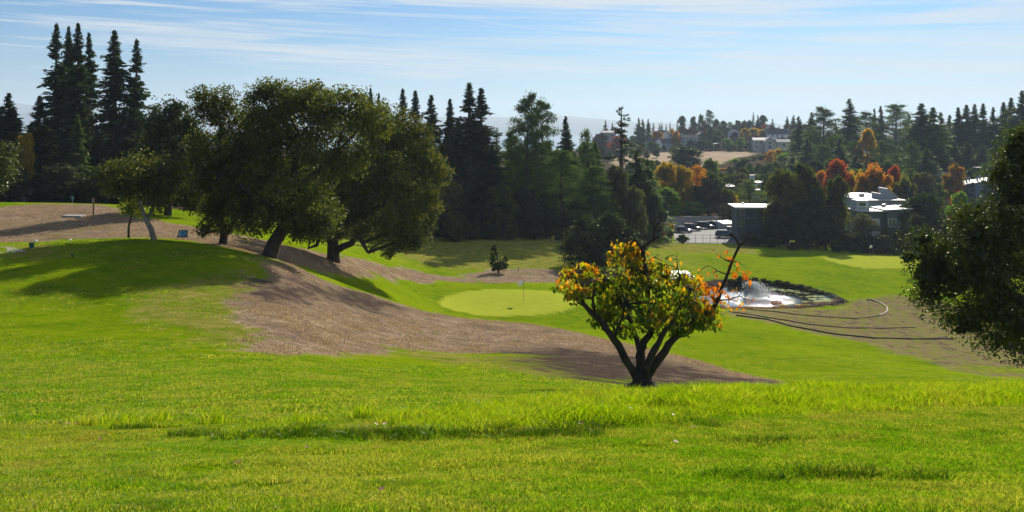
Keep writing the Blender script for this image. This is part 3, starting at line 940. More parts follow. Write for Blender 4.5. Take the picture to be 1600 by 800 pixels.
# maple-like upright oval crown, redder towards the top
for i in range(2):
    L_ = rand_lobes(RB, 9, 3.1, 8.4, 0.9, 1.0)
    proto('oval%d' % i, broad_meshes('oval', L_, [([(0, 0, -.5), (.05, 0, 1.4), (0, .1, 5)], [.2, .17, .08])], 380, 0.7, 34, 0.26, LM['maple'], seed=110+i, twigs=20, fill=1000, tint_h=(2.5, 8.0, 0.75)), 8.8, 6.8)


def tree(kind, px, Y, top, width, name, label, cat='tree', mat=None, group=None, base=None, bark=None, rz=None):
    """plant a copy of a prototype so that it stands on the ground at photo column px and distance Y"""
    tm, cm_, h0, w0 = PROTO[kind]
    loc = place(px, Y)
    if base is not None: loc.z = -(base-HZ)/F*Y
    h = -(top-HZ)/F*Y - loc.z
    sw = width/F*Y/w0; sh = h/h0
    e = empty(name, loc, RB.uniform(0, 6.28) if rz is None else rz)
    tag(e, label, cat, group)
    for nm, me in (('trunk', tm), ('crown', cm_)):
        o = link(nm, me, e); o.scale = (sw, sw, sh)
        mm = mat if nm == 'crown' else bark
        if mm:
            o.material_slots[0].link = 'OBJECT'; o.material_slots[0].material = mm
    return e
def P3(px, py, Y):
    return ((px-800)/F*Y, Y, -(py-HZ)/F*Y)


def photo_tree(name, label, Y, basepx, paths, lobes, cat='tree', mat='oak', bark=BARK, depth=1.0, basepy=None, yoff=0.0, **kw):
    """a tree whose limbs and crown masses are given by their columns, rows and depth offsets; world size follows from its distance"""
    k = Y/F
    b = place(basepx, Y)
    if basepy is not None and b.z > -(basepy-HZ)*k: pass
    shift = b.z - (-(basepy-HZ)*k) if basepy is not None else 0
    def loc(px, py, dy=0.0): return ((px-basepx)*k, dy, -(py-HZ)*k - b.z + shift*0)
    tp = []
    for pts, rad in paths:
        pp = [loc(*p) for p in pts]
        tp.append((pp, [r_*k for r_ in rad]))
    # foot goes into the ground
    q0 = tp[0][0][0]; tp[0][0].insert(0, (q0[0], q0[1], min(q0[2], 0) - 0.5)); tp[0][1].insert(0, tp[0][1][0]*1.15)
    lb = []
    for L in lobes:
        px, py, rx, ry = L[:4]; dy = L[4] if len(L) > 4 else 0.0
        x_, y_, z_ = loc(px, py, dy)
        lb.append((x_, y_, z_, rx*k, rx*k*depth, ry*k))
    tm, cm_ = broad_meshes(name, lb, tp, leafmatl=LM[mat], bark=bark, **kw)
    e = empty(name, b); tag(e, label, cat)
    link('trunk', tm, e); link('crown', cm_, e)
    return e


# ---- the four evergreen oaks and their small neighbours on the left rise
photo_tree('oak_tree', 'tall evergreen oak with a thick dark leaning trunk at the edge of the tee', 65, 423,
  [([(421,402),(428,380),(441,360),(450,335,0.3),(455,300,0),(460,260,0),(470,215,0)], [14,11,10,9,8,6,3]),
   ([(446,352),(430,325,-.8),(405,302,-1.2),(380,288,-1)], [7,5.5,4.5,3]),
   ([(455,300),(490,270,1),(520,240,1.5)], [6,5,3])],
  [(440,158,36,28,0),(470,188,62,46,-.5),(425,215,48,60,.3),(505,172,38,32,.6),(545,165,32,26,1.0),(525,215,66,60,.3),(460,275,66,55,-1),(412,300,34,50,-.4),(398,250,32,50,.6),(480,330,45,30,.4),(575,185,30,30,1.2),(408,165,26,32,0),(402,342,26,24,-.3),(462,345,34,22,-1),(498,352,28,20,.2),(385,318,22,26,0)],
  n=1900, clump=0.85, per=42, leaf=0.19, seed=3, twigs=260, twr=0.03, fill=300, shell=.68, buds=5, depth=1.0)
photo_tree('oak_tree', 'broad oak with low hooked limbs, just right of the oak with leaning trunk', 84, 523,
  [([(521,396),(520,380),(516,362),(520,330),(540,290),(560,240)], [10,9,8.5,7,6,3.5]),
   ([(523,393),(538,384,-.6),(552,378,-1),(563,362,-1.4),(572,376,-1.8),(580,390,-2)], [6,5.5,5,4.5,3.4,2]),
   ([(518,372),(505,362,-1),(500,380,-1.4),(488,384,-1.6),(490,372,-1.6)], [4.5,3.5,3,2.4,1.8]),
   ([(516,362),(560,335,.5),(600,320,1)], [7,5,3])],
  [(560,235,62,60,0),(618,235,52,48,.5),(636,290,52,55,0),(600,330,58,46,-.6),(545,305,56,52,-.8),(590,195,42,30,.6),(648,340,36,38,.2),(665,285,24,42,.6),(505,345,32,28,-.3),(618,372,36,22,-.3),(655,368,24,22,.2),(500,290,36,46,.2),(555,350,36,24,-1)],
  n=1900, clump=0.95, per=42, leaf=0.22, seed=4, twigs=260, twr=0.03, fill=300, shell=.68, buds=5)
photo_tree('oak_tree', 'slender evergreen oak forking low at the edge of the tee, open airy top', 67, 349,
  [([(348,384),(350,368),(346,345),(340,310),(342,260),(345,200)], [7,6.5,5,4.5,3.5,2]),
   ([(350,368),(362,357,-.3),(372,335,-.3),(372,300,0)], [5,4,3.4,2.4]),
   ([(340,310),(318,285,.4),(312,250,.6)], [3.5,2.5,1.5])],
  [(346,158,34,22,0),(332,180,24,20,-.4),(362,190,26,28,.4),(338,235,42,38,0),(312,270,30,36,.3),(352,290,40,34,-.3),(378,250,28,44,.3),(345,335,26,26,-.8),(375,330,20,24,.2),(300,305,26,22,.6)],
  n=900, clump=0.75, per=38, leaf=0.18, seed=5, twigs=160, shell=0.35, fill=200, buds=4, mat='oak')
photo_tree('young_tree', 'small leaning tree with pale forked trunk at the back edge of the tee', 63.5, 240, 
  [([(241,375),(236,358),(229,345),(222,328),(215,305),(208,285)], [4.6,4.2,3.6,2.8,2.2,1.3]),
   ([(229,345),(236,325,.3),(243,305,.5),(240,285,.6)], [3,2.3,1.8,1])],
  [(215,268,44,22,0),(185,278,26,18,.3),(245,285,28,22,.4),(215,292,30,18,-.4),(238,315,14,18,.3),(178,298,16,12,-.2),(255,262,20,18,.5)],
  n=330, clump=0.8, per=34, leaf=0.2, seed=6, twigs=70, bark=BARKL, shell=0.3, mat='oak')
photo_tree('sapling', 'thin yellowing sapling beside the pale forked trunk', 66, 200,
  [([(201,357),(203,345),(208,332),(210,320)], [1.8,1.4,1.1,.7])],
  [(208,322,14,10,0),(218,330,12,9,.2),(200,330,8,7,0)], n=50, clump=0.5, per=22, leaf=0.16, seed=7, twigs=12, twr=0.012, mat='sapling', shell=0.2)
photo_tree('oak_tree', 'tall loose-topped oak standing behind the small pale-trunked tree', 92, 262,
  [([(262,330),(264,300),(262,260),(260,210)], [6,5,4,2.5])],
  [(262,180,24,20,0),(250,200,24,20,-.4),(275,205,24,22,.4),(262,240,36,32,0),(292,240,26,28,.4),(248,280,34,34,0),(280,285,34,34,-.4),(300,280,22,34,.4)],
  n=560, clump=1.2, per=34, leaf=0.3, seed=8, twigs=70, fill=800, shell=0.4, mat='oakdark')
photo_tree('leafy_tree', 'yellow-green tree cut by the left frame edge behind the dry slope', 80, -18,
  [([(-18,322),(-18,290),(-15,250)], [5,4,2.5])],
  [(-8,240,24,16,0),(-12,262,28,20,.3),(-10,285,26,16,0),(-30,250,26,30,.6)], n=240, clump=.9, per=34, leaf=.24, seed=9, mat='oakbright', twigs=40)
# ---- the big oak leaning in from the right edge
photo_tree('oak_tree', 'dark evergreen oak reaching in from the right edge, its low crown hanging over the slope', 28, 1705,
  [([(1705,640),(1700,600),(1690,540),(1670,470),(1650,400),(1640,300)], [30,26,22,18,14,7]),
   ([(1690,540),(1640,500,-.5),(1580,470,-.8),(1520,430,-.9)], [13,10,7,4]),
   ([(1670,470),(1620,430,.6),(1560,400,.8),(1500,400,.8)], [11,8,6,3])],
  [(1622,245,44,44,0),(1600,285,34,34,.3),(1606,340,72,60,-.2),(1535,345,42,34,.4),(1520,395,62,46,0),(1458,398,34,24,.3),(1455,445,36,30,-.2),(1500,465,60,44,-.3),(1560,440,70,62,-.6),(1560,515,56,46,-.4),(1600,520,66,48,.4),(1640,420,90,120,.3),(1640,270,70,70,.5),(1500,420,50,45,.5),(1700,350,90,110,0),(1590,225,18,20,.2)],
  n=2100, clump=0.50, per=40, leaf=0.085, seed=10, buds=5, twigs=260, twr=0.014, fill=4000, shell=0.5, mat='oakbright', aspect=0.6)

# ---- dark round bush tree on the valley fairway, little conifer shrub
photo_tree('round_bush', 'big dark rounded evergreen bush on the valley fairway behind the autumn tree', 134, 930,
  [([(930,422),(930,405),(930,380)], [6,5,3])],
  [(930,382,48,40,0),(905,390,32,28,-.5),(962,385,34,32,.5),(930,362,38,26,0),(960,400,36,22,-.3),(905,362,24,20,0),(962,360,20,18,0)],
  cat='bush', n=620, clump=0.9, per=34, leaf=0.30, seed=12, twigs=30, fill=2200, mat='oakdark')
photo_tree('conifer_shrub', 'small bushy conifer standing alone on the dry strip above the putting green', 122, 779,
  [([(779,423),(778,412),(776,395)], [1.5,1.2,.8])],
  [(776,412,12,11,0),(784,405,7,9,.2),(769,405,7,8,0),(772,394,5,8,0),(780,417,12,7,0),(786,412,6,9,0),(770,416,9,6,0),(773,388,3,5,0)],
  cat='shrub', n=150, clump=0.42, per=22, leaf=0.17, seed=13, twigs=20, twr=0.012, fill=260, mat='pine', droop=-1.0, aspect=.35)
PROTO['firlet'] = PROTO['fir0']

# ------------------------------------------------------------------ autumn persimmon tree on the brow
def hero():
    Y = 22.0; k = Y/F
    b = place(1002, Y)
    kx = 1002
    def loc(px, py, dy=0.0): return Vector(((px-kx)*k, dy, -(py-HZ)*k - b.z))
    e = empty('autumn_tree', b)
    tag(e, 'small spreading autumn tree with gnarled forked trunk, green leaves turning orange, on the grassy brow', 'tree')
    mb = MB()
    mb.tube([loc(1003,628), loc(1003,606), loc(1004,592), loc(1005,580), loc(1006,570)], [.30, .27, .225, .21, .16], 14, rough=0.10)
    T = [
     ([(996,592,0),(985,573,-.05),(972,550,-.1),(958,528,-.1),(945,510,-.1),(930,494,0),(914,478,.1),(900,468,.15),(893,466,.15)], [.15,.125,.112,.105,.105,.085,.075,.068,.05]),
     ([(1003,590,.05),(1001,568,.05),(1002,548,.08),(1006,536,.08),(1016,524,.05),(1021,505,.05),(1016,480,.1),(1012,450,.1),(1010,425,.1),(1006,400,.1),(1005,390,.1)], [.17,.145,.125,.115,.10,.09,.085,.082,.078,.07,.065]),
     ([(1005,392,.1),(1000,382,.1),(993,376,.1),(990,367,.1)], [.06,.05,.04,.02]),
     ([(1006,390,.1),(1013,382,.1),(1021,375,.05),(1029,369,.05),(1035,366,.05)], [.06,.052,.046,.034,.018]),
     ([(1021,375,.05),(1023,366,.08),(1025,356,.1),(1030,350,.1)], [.04,.03,.022,.012]),
     ([(1012,585,-.05),(1026,562,-.1),(1038,545,-.15),(1050,530,-.1),(1066,514,-.1),(1084,500,0),(1103,491,.1),(1116,486,.15),(1124,472,.2),(1130,455,.25),(1140,432,.25),(1148,410,.25),(1156,393,.25),(1160,384,.25)], [.15,.135,.125,.11,.09,.08,.08,.078,.068,.058,.048,.044,.042,.04]),
     ([(1160,385,.25),(1154,375,.25),(1148,369,.25),(1143,366,.25)], [.04,.034,.022,.012]),
     ([(1160,385,.25),(1168,380,.25),(1172,373,.25),(1174,368,.25)], [.034,.028,.018,.01]),
     ([(1006,585,-.12),(1012,562,-.2),(1020,540,-.3),(1030,520,-.35),(1046,496,-.35),(1062,472,-.3),(1078,448,-.25)], [.14,.12,.105,.085,.065,.05,.03]),
     ([(1004,570,.2),(1000,540,.45),(990,510,.6),(975,480,.7),(962,450,.7)], [.11,.09,.07,.05,.03]),
     ([(958,528,-.1),(962,510,-.3),(968,492,-.45),(972,470,-.5)], [.06,.045,.035,.02]),
     ([(1020,510,.05),(1040,490,.3),(1058,465,.5),(1070,440,.6)], [.06,.045,.03,.018]),
     ([(914,478,.1),(905,455,.1),(900,435,.1)], [.045,.03,.015]),
     ([(930,494,0),(925,465,-.2),(928,435,-.25)], [.045,.03,.015]),
     ([(1010,430,.1),(990,415,0),(972,400,-.1),(955,386,-.1)], [.04,.028,.018,.008]),
     ([(1124,472,.2),(1140,468,0),(1152,462,-.1),(1160,452,-.1)], [.02,.014,.009,.005]),
     ([(1148,412,.25),(1136,408,.1),(1126,402,0),(1118,396,0)], [.018,.012,.008,.004]),
     ([(1140,432,.25),(1122,424,.1),(1108,415,0)], [.018,.012,.005]),
     ([(1012,410,.1),(1022,402,0),(1030,396,-.1)], [.01,.007,.004]),
     ([(1070,440,.6),(1066,425,.6),(1064,408,.6),(1066,400,.6)], [.02,.012,.006,.003]),
     ([(1052,470,.4),(1046,440,.4),(1046,418,.4),(1044,408,.4)], [.02,.012,.006,.003]),
    ]
    for pts, rad in T:
        pp = [loc(*p) for p in pts]
        # a little gnarl along every limb
        q = []; rr_ = []; rad = [r_*(.72 if r_ > .03 else 1) for r_ in rad]
        for i in range(len(pp)-1):
            for s in (0, .5):
                v = pp[i].lerp(pp[i+1], s); r_ = rad[i]*(1-s)+rad[i+1]*s
                if s: v = v + Vector((random.uniform(-1, 1), random.uniform(-1, 1), random.uniform(-1, 1)))*r_*.28
                q.append(v); rr_.append(r_*random.uniform(.93, 1.09))
        q.append(pp[-1]); rr_.append(rad[-1])
        mb.tube(q, rr_, 10 if rad[0] > .05 else 6, rough=0.10 if rad[0] > .05 else 0.04)
    lobes = [(903,436,30,20,.1),(890,448,20,15,-.2),(926,440,18,18,.2),(982,405,32,13,.1),(956,402,12,8,-.1),(1004,418,20,12,.1),(996,446,40,20,0),(962,462,26,20,.3),(950,496,28,16,.1),
             (1052,468,36,22,-.1),(1086,488,36,22,.1),(1012,480,34,20,-.3),(1078,446,34,13,.2),(1110,498,20,13,0),(1034,428,24,12,.2),(978,488,34,18,.5),(1044,506,36,12,0),(984,512,22,8,0),(1112,458,20,11,.1),(1100,510,24,10,.2),(1126,488,14,10,.1),(985,390,18,10,.1)]
    lb = []
    for px, py, rx, ry, dy in lobes:
        c = loc(px, py, dy*3); lb.append((c.x, c.y, c.z, rx*k, rx*k*.9, ry*k))
    rng = np.random.default_rng(77)
    P, CC, D, ct = blob_points(lb, 1350, 0.17, 5, rng, 0.3, 0.8)
    wood = [loc(*p) for pts, rad in T for p in pts[1:]]
    WA = np.array(wood)
    extra = [(1128,398,5),(1140,404,6),(1150,410,4),(1150,420,8),(1160,428,8),(1167,420,5),(1172,432,4),(1145,430,5),(1150,468,6),(1160,476,6),(1140,478,5),(1170,470,3),(1132,460,5),(953,384,4),(962,380,3),(975,384,3),(1060,402,2),(1064,408,2),(1122,446,7),(1115,430,3),(1090,428,3),(1040,412,2),(1154,452,3),(1168,440,3)]
    EX = []
    for px, py, n in extra:
        c = loc(px, py, random.uniform(-.1, .25))
        CC = np.concatenate([CC, [tuple(c)]])
        for _ in range(n):
            EX.append(tuple(c + Vector((random.gauss(0, .07), random.gauss(0, .07), random.gauss(0, .07)))))
    EX = np.array(EX)
    # twigs from the nearest limb to every clump
    for c in CC:
        j = np.argmin(((WA-c)**2).sum(1) + 0.4*np.maximum(0, WA[:, 2]-c[2])**2)
        a = Vector(WA[j]); cc = Vector(c)
        if (cc-a).length > 0.05:
            mb.tube(curve_pts(a, cc, 5, .14), [.012, .010, .008, .006, .003], 4, cap=False)
    tr = mb.build('trunk', principled('gnarled_bark', (0.060,0.048,0.036), 0.92, bump=1.0, bscale=16, scale=5, var=0.45, col2=(0.022,0.018,0.014)), e, True)
    # burl at the foot
    bb = MB()
    for (px, py, dy, r_) in [(990,603,-.1,.16),(1012,602,-.15,.19),(1003,606,.15,.2),(1020,604,.1,.13),(984,608,.1,.11)]:
        c = loc(px, py, dy)
        prof = [(r_*math.sin(t)*(1+.12*math.sin(5*t+px)), -r_*.8*math.cos(t)) for t in [i*math.pi/8 for i in range(1, 8)]]
        n0 = len(bb.v); bb.lathe(prof, 12, tuple(c))
        for i in range(n0, len(bb.v)):
            v = bb.v[i]; bb.v[i] = tuple(a + random.uniform(-.02, .02) for a in v)
    bb.build('burl', BARK, e, True)
    # leaves: ovate, hanging from their stalk, folded along the midrib
    ALL = np.concatenate([P, EX]); nA = len(ALL)
    ppx = kx + ALL[:, 0]/k; ppy = HZ - (ALL[:, 2] + b.z)/k
    orange = 0.34 + 0.24*sstep(460, 400, ppy) + 0.42*sstep(1085, 1125, ppx)*sstep(520, 440, ppy) + 0.22*sstep(1050, 1100, ppx)*sstep(525, 490, ppy) + 0.16*(((ppx-900)/40)**2+((ppy-428)/22)**2 < 1)
    orange += 0.22*sstep(0.5, .68, fbm(ppx*0.035, ppy*0.035, 2)) - 0.18*sstep(470, 510, ppy) - .1
    orange[len(P):] += 0.22
    orange[:len(P)] += (ct-.5)*0.62
    tint = np.clip(orange + rng.normal(0, .15, nA), 0.02, 1)
    out_px = rng.random(nA)
    order = np.argsort(ALL[:, 1] + rng.normal(0, .15, nA))            # nearest the camera first
    single = order[:300]; rest = order[300:]
    def basis(n):
        d = rng.normal(size=(n, 3))*0.42; d[:, 2] -= 1.0
        d /= np.linalg.norm(d, axis=1)[:, None]
        q = rng.normal(size=(n, 3)); q -= d*(q*d).sum(1)[:, None]; q /= np.linalg.norm(q, axis=1)[:, None]
        return d, np.cross(d, q), q
    LV = np.array([(0, 0, 0), (.28, .26, .05), (.68, .25, .04), (1.0, 0, -.12), (.68, -.25, .04), (.28, -.26, .05), (.5, 0, -.03)])
    LF = np.array([(0, 1, 6), (1, 2, 6), (2, 3, 6), (3, 4, 6), (4, 5, 6), (5, 0, 6)])
    n = len(rest); d_, s_, q_ = basis(n); L = rng.uniform(.07, .135, n)
    V = ALL[rest][:, None, :] + L[:, None, None]*(LV[None, :, 0:1]*d_[:, None] + LV[None, :, 1:2]*s_[:, None] + LV[None, :, 2:3]*q_[:, None])
    Fq = (LF[None] + (np.arange(n)*7)[:, None, None]).reshape(-1, 3)
    cme = mesh_np('crown', V.reshape(-1, 3), Fq, [HLEAF], False, {'tint': np.repeat(tint[rest], 7)})
    tag(link('crown', cme, e), kind='stuff')
    variants = {}
    d_, s_, q_ = basis(300)
    for i, j in enumerate(single):
        tb = round(float(tint[j])*9)/9
        if tb not in variants:
            variants[tb] = mesh_np('leaf', LV*np.array([1, 1, 1.2]), LF, [HLEAF], False, {'tint': np.full(7, tb)})
        o = link('leaf', variants[tb], e)
        Lz = rng.uniform(.07, .125)
        mtx = Matrix(((d_[i, 0], s_[i, 0], q_[i, 0]), (d_[i, 1], s_[i, 1], q_[i, 1]), (d_[i, 2], s_[i, 2], q_[i, 2])))
        o.matrix_local = Matrix.LocRotScale(Vector(ALL[j]), mtx.to_quaternion(), Vector((Lz, Lz, Lz)))
    return e
hero()

# ------------------------------------------------------------------ trees standing in rows and groups
def conifer(kind, px, Y, top, width, label, group=None, mat=None, base=None):
    nm = {'redwood': 'redwood_tree', 'fir': 'conifer_tree', 'spire': 'narrow_conifer', 'sparse': 'conifer_tree', 'pine': 'pine_tree'}[kind.rstrip('0123')]
    return tree(kind, px, Y, top, width, nm, label, 'conifer' if nm != 'pine_tree' else 'pine tree', mat, group, base)

D = LM
# left group of tall redwoods
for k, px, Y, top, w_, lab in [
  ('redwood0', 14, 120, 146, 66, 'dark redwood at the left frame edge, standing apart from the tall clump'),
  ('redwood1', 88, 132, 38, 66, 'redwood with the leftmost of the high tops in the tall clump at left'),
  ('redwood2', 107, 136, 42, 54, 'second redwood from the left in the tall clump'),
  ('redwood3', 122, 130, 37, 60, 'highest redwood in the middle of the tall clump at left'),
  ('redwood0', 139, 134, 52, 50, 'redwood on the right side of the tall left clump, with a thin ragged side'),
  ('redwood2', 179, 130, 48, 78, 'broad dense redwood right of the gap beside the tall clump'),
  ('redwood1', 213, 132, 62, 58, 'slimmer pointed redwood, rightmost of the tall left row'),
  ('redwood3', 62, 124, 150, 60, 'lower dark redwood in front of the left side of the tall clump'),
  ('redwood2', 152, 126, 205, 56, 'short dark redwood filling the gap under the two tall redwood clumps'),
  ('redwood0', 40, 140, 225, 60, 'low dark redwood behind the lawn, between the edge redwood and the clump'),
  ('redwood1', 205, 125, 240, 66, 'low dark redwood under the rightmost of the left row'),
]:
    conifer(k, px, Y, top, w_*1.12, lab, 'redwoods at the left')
conifer('fir1', 121, 119, 178, 46, 'small greener conifer in front of the tall left redwood clump', mat=D['fir'])
tree('broad0', 40, 118, 205, 40, 'yellow_tree', 'patch of yellow-leaved tree glimpsed between the left edge redwood and the clump', mat=D['yellow'])
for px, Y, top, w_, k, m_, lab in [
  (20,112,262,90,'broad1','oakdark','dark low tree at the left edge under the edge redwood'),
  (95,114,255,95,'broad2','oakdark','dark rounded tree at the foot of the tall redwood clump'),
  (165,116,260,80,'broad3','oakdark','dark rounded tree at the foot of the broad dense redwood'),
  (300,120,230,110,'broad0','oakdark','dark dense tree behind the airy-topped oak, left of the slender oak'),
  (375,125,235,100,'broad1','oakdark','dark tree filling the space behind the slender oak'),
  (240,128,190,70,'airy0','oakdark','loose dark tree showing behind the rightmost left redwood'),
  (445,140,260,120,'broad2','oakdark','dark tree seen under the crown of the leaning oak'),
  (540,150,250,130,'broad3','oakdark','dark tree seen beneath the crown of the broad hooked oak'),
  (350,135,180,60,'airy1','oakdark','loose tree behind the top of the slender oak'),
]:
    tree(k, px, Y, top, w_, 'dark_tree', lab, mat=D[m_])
# centre skyline conifers
for k, px, Y, top, w_, lab in [
  ('redwood2', 579, 170, 138, 26, 'narrow conifer top showing over the left part of the broad oak crown'),
  ('redwood0', 592, 172, 146, 22, 'slightly lower conifer top just above the broad oak crown'),
  ('redwood1', 629, 176, 139, 32, 'leftmost of the thin spaced conifers right of the big oaks'),
  ('redwood3', 649, 178, 142, 34, 'second of the thin spaced conifers right of the big oaks'),
  ('redwood0', 674, 172, 149, 40, 'conifer with open branches, third right of the big oaks'),
  ('redwood2', 703, 174, 155, 34, 'round-shouldered conifer just left of the pair of tallest centre conifers'),
  ('redwood1', 733, 168, 130, 52, 'tallest conifer of the centre group, dense and pointed'),
  ('redwood3', 752, 170, 138, 46, 'slightly lower twin right of the tallest centre conifer'),
  ('redwood0', 716, 165, 185, 44, 'lower conifer in front of the tallest centre conifer'),
  ('spire0', 776, 175, 200, 26, 'small pointed conifer against the pale haze right of the tallest pair'),
  ('redwood2', 690, 164, 225, 50, 'dark lower conifer left of the rounded dark tree'),
  ('redwood1', 655, 168, 215, 50, 'dark conifer behind the right shoulder of the broad oak'),
  ('redwood3', 768, 163, 228, 50, 'dark conifer left of the big spreading pine'),
  ('redwood0', 884, 190, 182, 30, 'slim dark conifer immediately right of the big spreading pine'),
  ('fir2', 930, 200, 222, 36, 'dark middling conifer between the spreading pine and the gap-topped fir'),
  ('sparse', 971, 190, 168, 56, 'tall fir with a gap below its tufted top, against the sky'),
  ('fir0', 995, 192, 238, 44, 'dark fir right under the gap-topped fir'),
  ('fir1', 1012, 196, 250, 40, 'short dark fir beside the orange trees'),
  ('fir2', 868, 180, 235, 44, 'dark conifer filling the right side behind the spreading pine'),
  ('fir0', 955, 186, 262, 46, 'short dark conifer left below the gap-topped fir'),
]:
    conifer(k, px, Y, top, w_*1.65, lab, 'conifers of the centre skyline', mat=D['redwood'] if k.startswith('sparse') or k in ('fir0','fir1','fir2') and px < 900 else None)
for k, px, Y, top, w_, lab in [
  ('pine0', 822, 166, 152, 76, 'big spreading pine with ragged top, left stem of the centre pines'),
  ('pine1', 846, 170, 160, 70, 'second stem of the big centre pines, slightly lower and right'),
  ('pine2', 880, 164, 238, 92, 'lower pine with a bare straight trunk in front of the centre pines'),
  ('pine0', 925, 168, 262, 80, 'spreading pine right of the one with the bare trunk'),
  ('pine1', 800, 168, 205, 46, 'pine on the left flank of the centre pines'),
  ('pine2', 915, 195, 225, 50, 'small hazy pine behind, right of the slim dark conifer'),
]:
    conifer(k, px, Y, top, w_, lab, 'pines in the centre')
for k, px, Y, top, w_, m_, lab in [
  ('broad0', 699, 158, 278, 74, 'oak', 'olive-green rounded tree at the meadow edge right of the broad oak'),
  ('broad1', 742, 164, 248, 68, 'oakdark', 'round dark-topped tree with lit crown rim left of centre'),
  ('broad2', 786, 160, 286, 66, 'broad', 'round green tree at the meadow edge below the spreading pine'),
  ('broad3', 819, 161, 292, 60, 'oakdark', 'dark round tree at the meadow edge, right of the green round one'),
  ('broad1', 858, 162, 305, 60, 'oakdark', 'dark low tree at the foot of the bare-trunked pine'),
  ('broad0', 964, 175, 256, 60, 'olive', 'grey-green rounded tree under the gap-topped fir'),
  ('broad2', 988, 172, 290, 52, 'olive', 'lower grey-green tree right of the dark round bush'),
  ('airy0', 915, 230, 200, 40, 'broad', 'hazy bluish tree behind the slim dark conifer'),
  ('broad3', 1022, 188, 302, 42, 'oakdark', 'dark round tree left of the lime green shrubs'),
  ('broad2', 660, 162, 320, 60, 'oakdark', 'dark low tree half behind the broad oak, at the meadow edge'),
  ('broad0', 755, 162, 320, 56, 'oakdark', 'dark low tree between two rounder trees at the meadow edge'),
  ('broad3', 905, 166, 318, 70, 'oakdark', 'dark low tree behind the round evergreen bush'),
  ('broad1', 945, 160, 335, 50, 'oak', 'low tree at the meadow edge right behind the round evergreen bush'),
]:
    tree(k, px, Y, top, w_, 'leafy_tree', lab, mat=D[m_])
for k, px, Y, top, w_, m_, lab in [
  ('bush0', 735, 156, 346, 34, 'oak', 'small olive bush at the meadow edge under the trees, left one'),
  ('bush1', 768, 157, 350, 36, 'oakdark', 'small dark bush at the meadow edge under the trees'),
  ('bush2', 838, 158, 348, 40, 'oakdark', 'dark bush at the foot of the centre pines'),
  ('bush0', 708, 155, 345, 40, 'oak', 'olive bush at the foot of the olive-green rounded tree'),
  ('bush2', 1004, 182, 345, 34, 'oakdark', 'dark bush in front of the lime green shrubs, left of the wall'),
]:
    tree(k, px, Y, top, w_, 'bush', lab, 'bush', mat=D[m_])
# around the car park
for k, px, Y, top, w_, m_, nm, lab in [
  ('broad0', 1042, 262, 254, 46, 'yellow', 'autumn_tree', 'yellow autumn tree, left one of the golden pair'),
  ('broad1', 1066, 258, 262, 44, 'yellow', 'autumn_tree', 'golden autumn tree right of the leftmost golden one'),
  ('airy0', 1090, 262, 260, 36, 'orange', 'autumn_tree', 'orange autumn tree right of the golden pair'),
  ('broad2', 1088, 275, 300, 40, 'orange', 'autumn_tree', 'rusty brown tree below the orange one'),
  ('broad3', 1040, 244, 296, 50, 'lime', 'leafy_tree', 'bright lime green tree left above the car park'),
  ('broad1', 1021, 240, 300, 38, 'broad', 'leafy_tree', 'mid green tree left of the bright lime one'),
  ('broad2', 1108, 256, 276, 50, 'oakdark', 'leafy_tree', 'dark dense tree above the car park behind the yellow shrubs'),
  ('broad0', 1130, 252, 296, 44, 'oak', 'leafy_tree', 'olive tree with yellowish top above the parked cars'),
  ('airy1', 1122, 246, 318, 40, 'olive', 'leafy_tree', 'grey-green willowy tree behind the parked cars'),
  ('broad3', 1144, 254, 305, 28, 'yellow', 'leafy_tree', 'yellow-green tree left of the three-storey building'),
  ('broad1', 1083, 248, 318, 40, 'lime', 'leafy_tree', 'light green tree behind the hedge by the car park'),
  ('broad3', 1062, 250, 320, 30, 'yellow', 'leafy_tree', 'small yellow tree behind the hedge by the car park'),
  ('pine2', 1172, 262, 284, 44, 'broad', 'leafy_tree', 'open dark tree in front of the white roofed house'),
  ('broad2', 1108, 330, 250, 34, 'broad', 'leafy_tree', 'bright round tree at the lower right of the dry field'),
  ('broad0', 1070, 420, 232, 62, 'oakdark', 'leafy_tree', 'dark broad tree in front of the left part of the dry field'),
  ('broad3', 1006, 300, 250, 50, 'broad', 'leafy_tree', 'green tree left below the dry field'),
]:
    tree(k, px, Y, top-3, w_*1.2, nm, lab, mat=D[m_])
for i, (px, Y, top) in enumerate([(1052,243,345),(1060,243,346),(1068,243.5,345),(1076,244,344),(1084,244,344),(1092,244,343),(1100,244,346)]):
    tree('bush%d' % (i % 3), px, Y, top, 15, 'hedge_shrub', ['leftmost', 'second', 'third', 'middle', 'fifth', 'sixth', 'rightmost'][i] + ' clipped shrub in the hedge row above the car park wall', 'shrub', mat=D['broad'], group='clipped shrubs above the car park wall')
for k, px, Y, top, w_, m_, lab in [
  ('bush0', 1040, 209, 352, 26, 'oakdark', 'dark shrub left of the car park beside the wall end'),
  ('bush1', 1030, 205, 358, 22, 'rust', 'dry reddish shrub at the left end of the car park'),
  ('bush2', 1066, 200, 366, 26, 'broad', 'green shrub on the slope just below the parked cars'),
  ('bush1', 1016, 215, 340, 34, 'oak', 'olive shrub at the left end of the concrete wall'),
  ('bush0', 1046, 212, 344, 18, 'yellow', 'pale yellowish shrub at the left end of the wall'),
  ('bush0', 1110, 245, 335, 26, 'broad', 'green shrub right of the hedge row behind the cars'),
  ('bush2', 1140, 245, 330, 26, 'oak', 'olive shrub behind the rightmost parked cars'),
]:
    tree(k, px, Y, top, w_, 'shrub', lab, 'shrub', mat=D[m_])
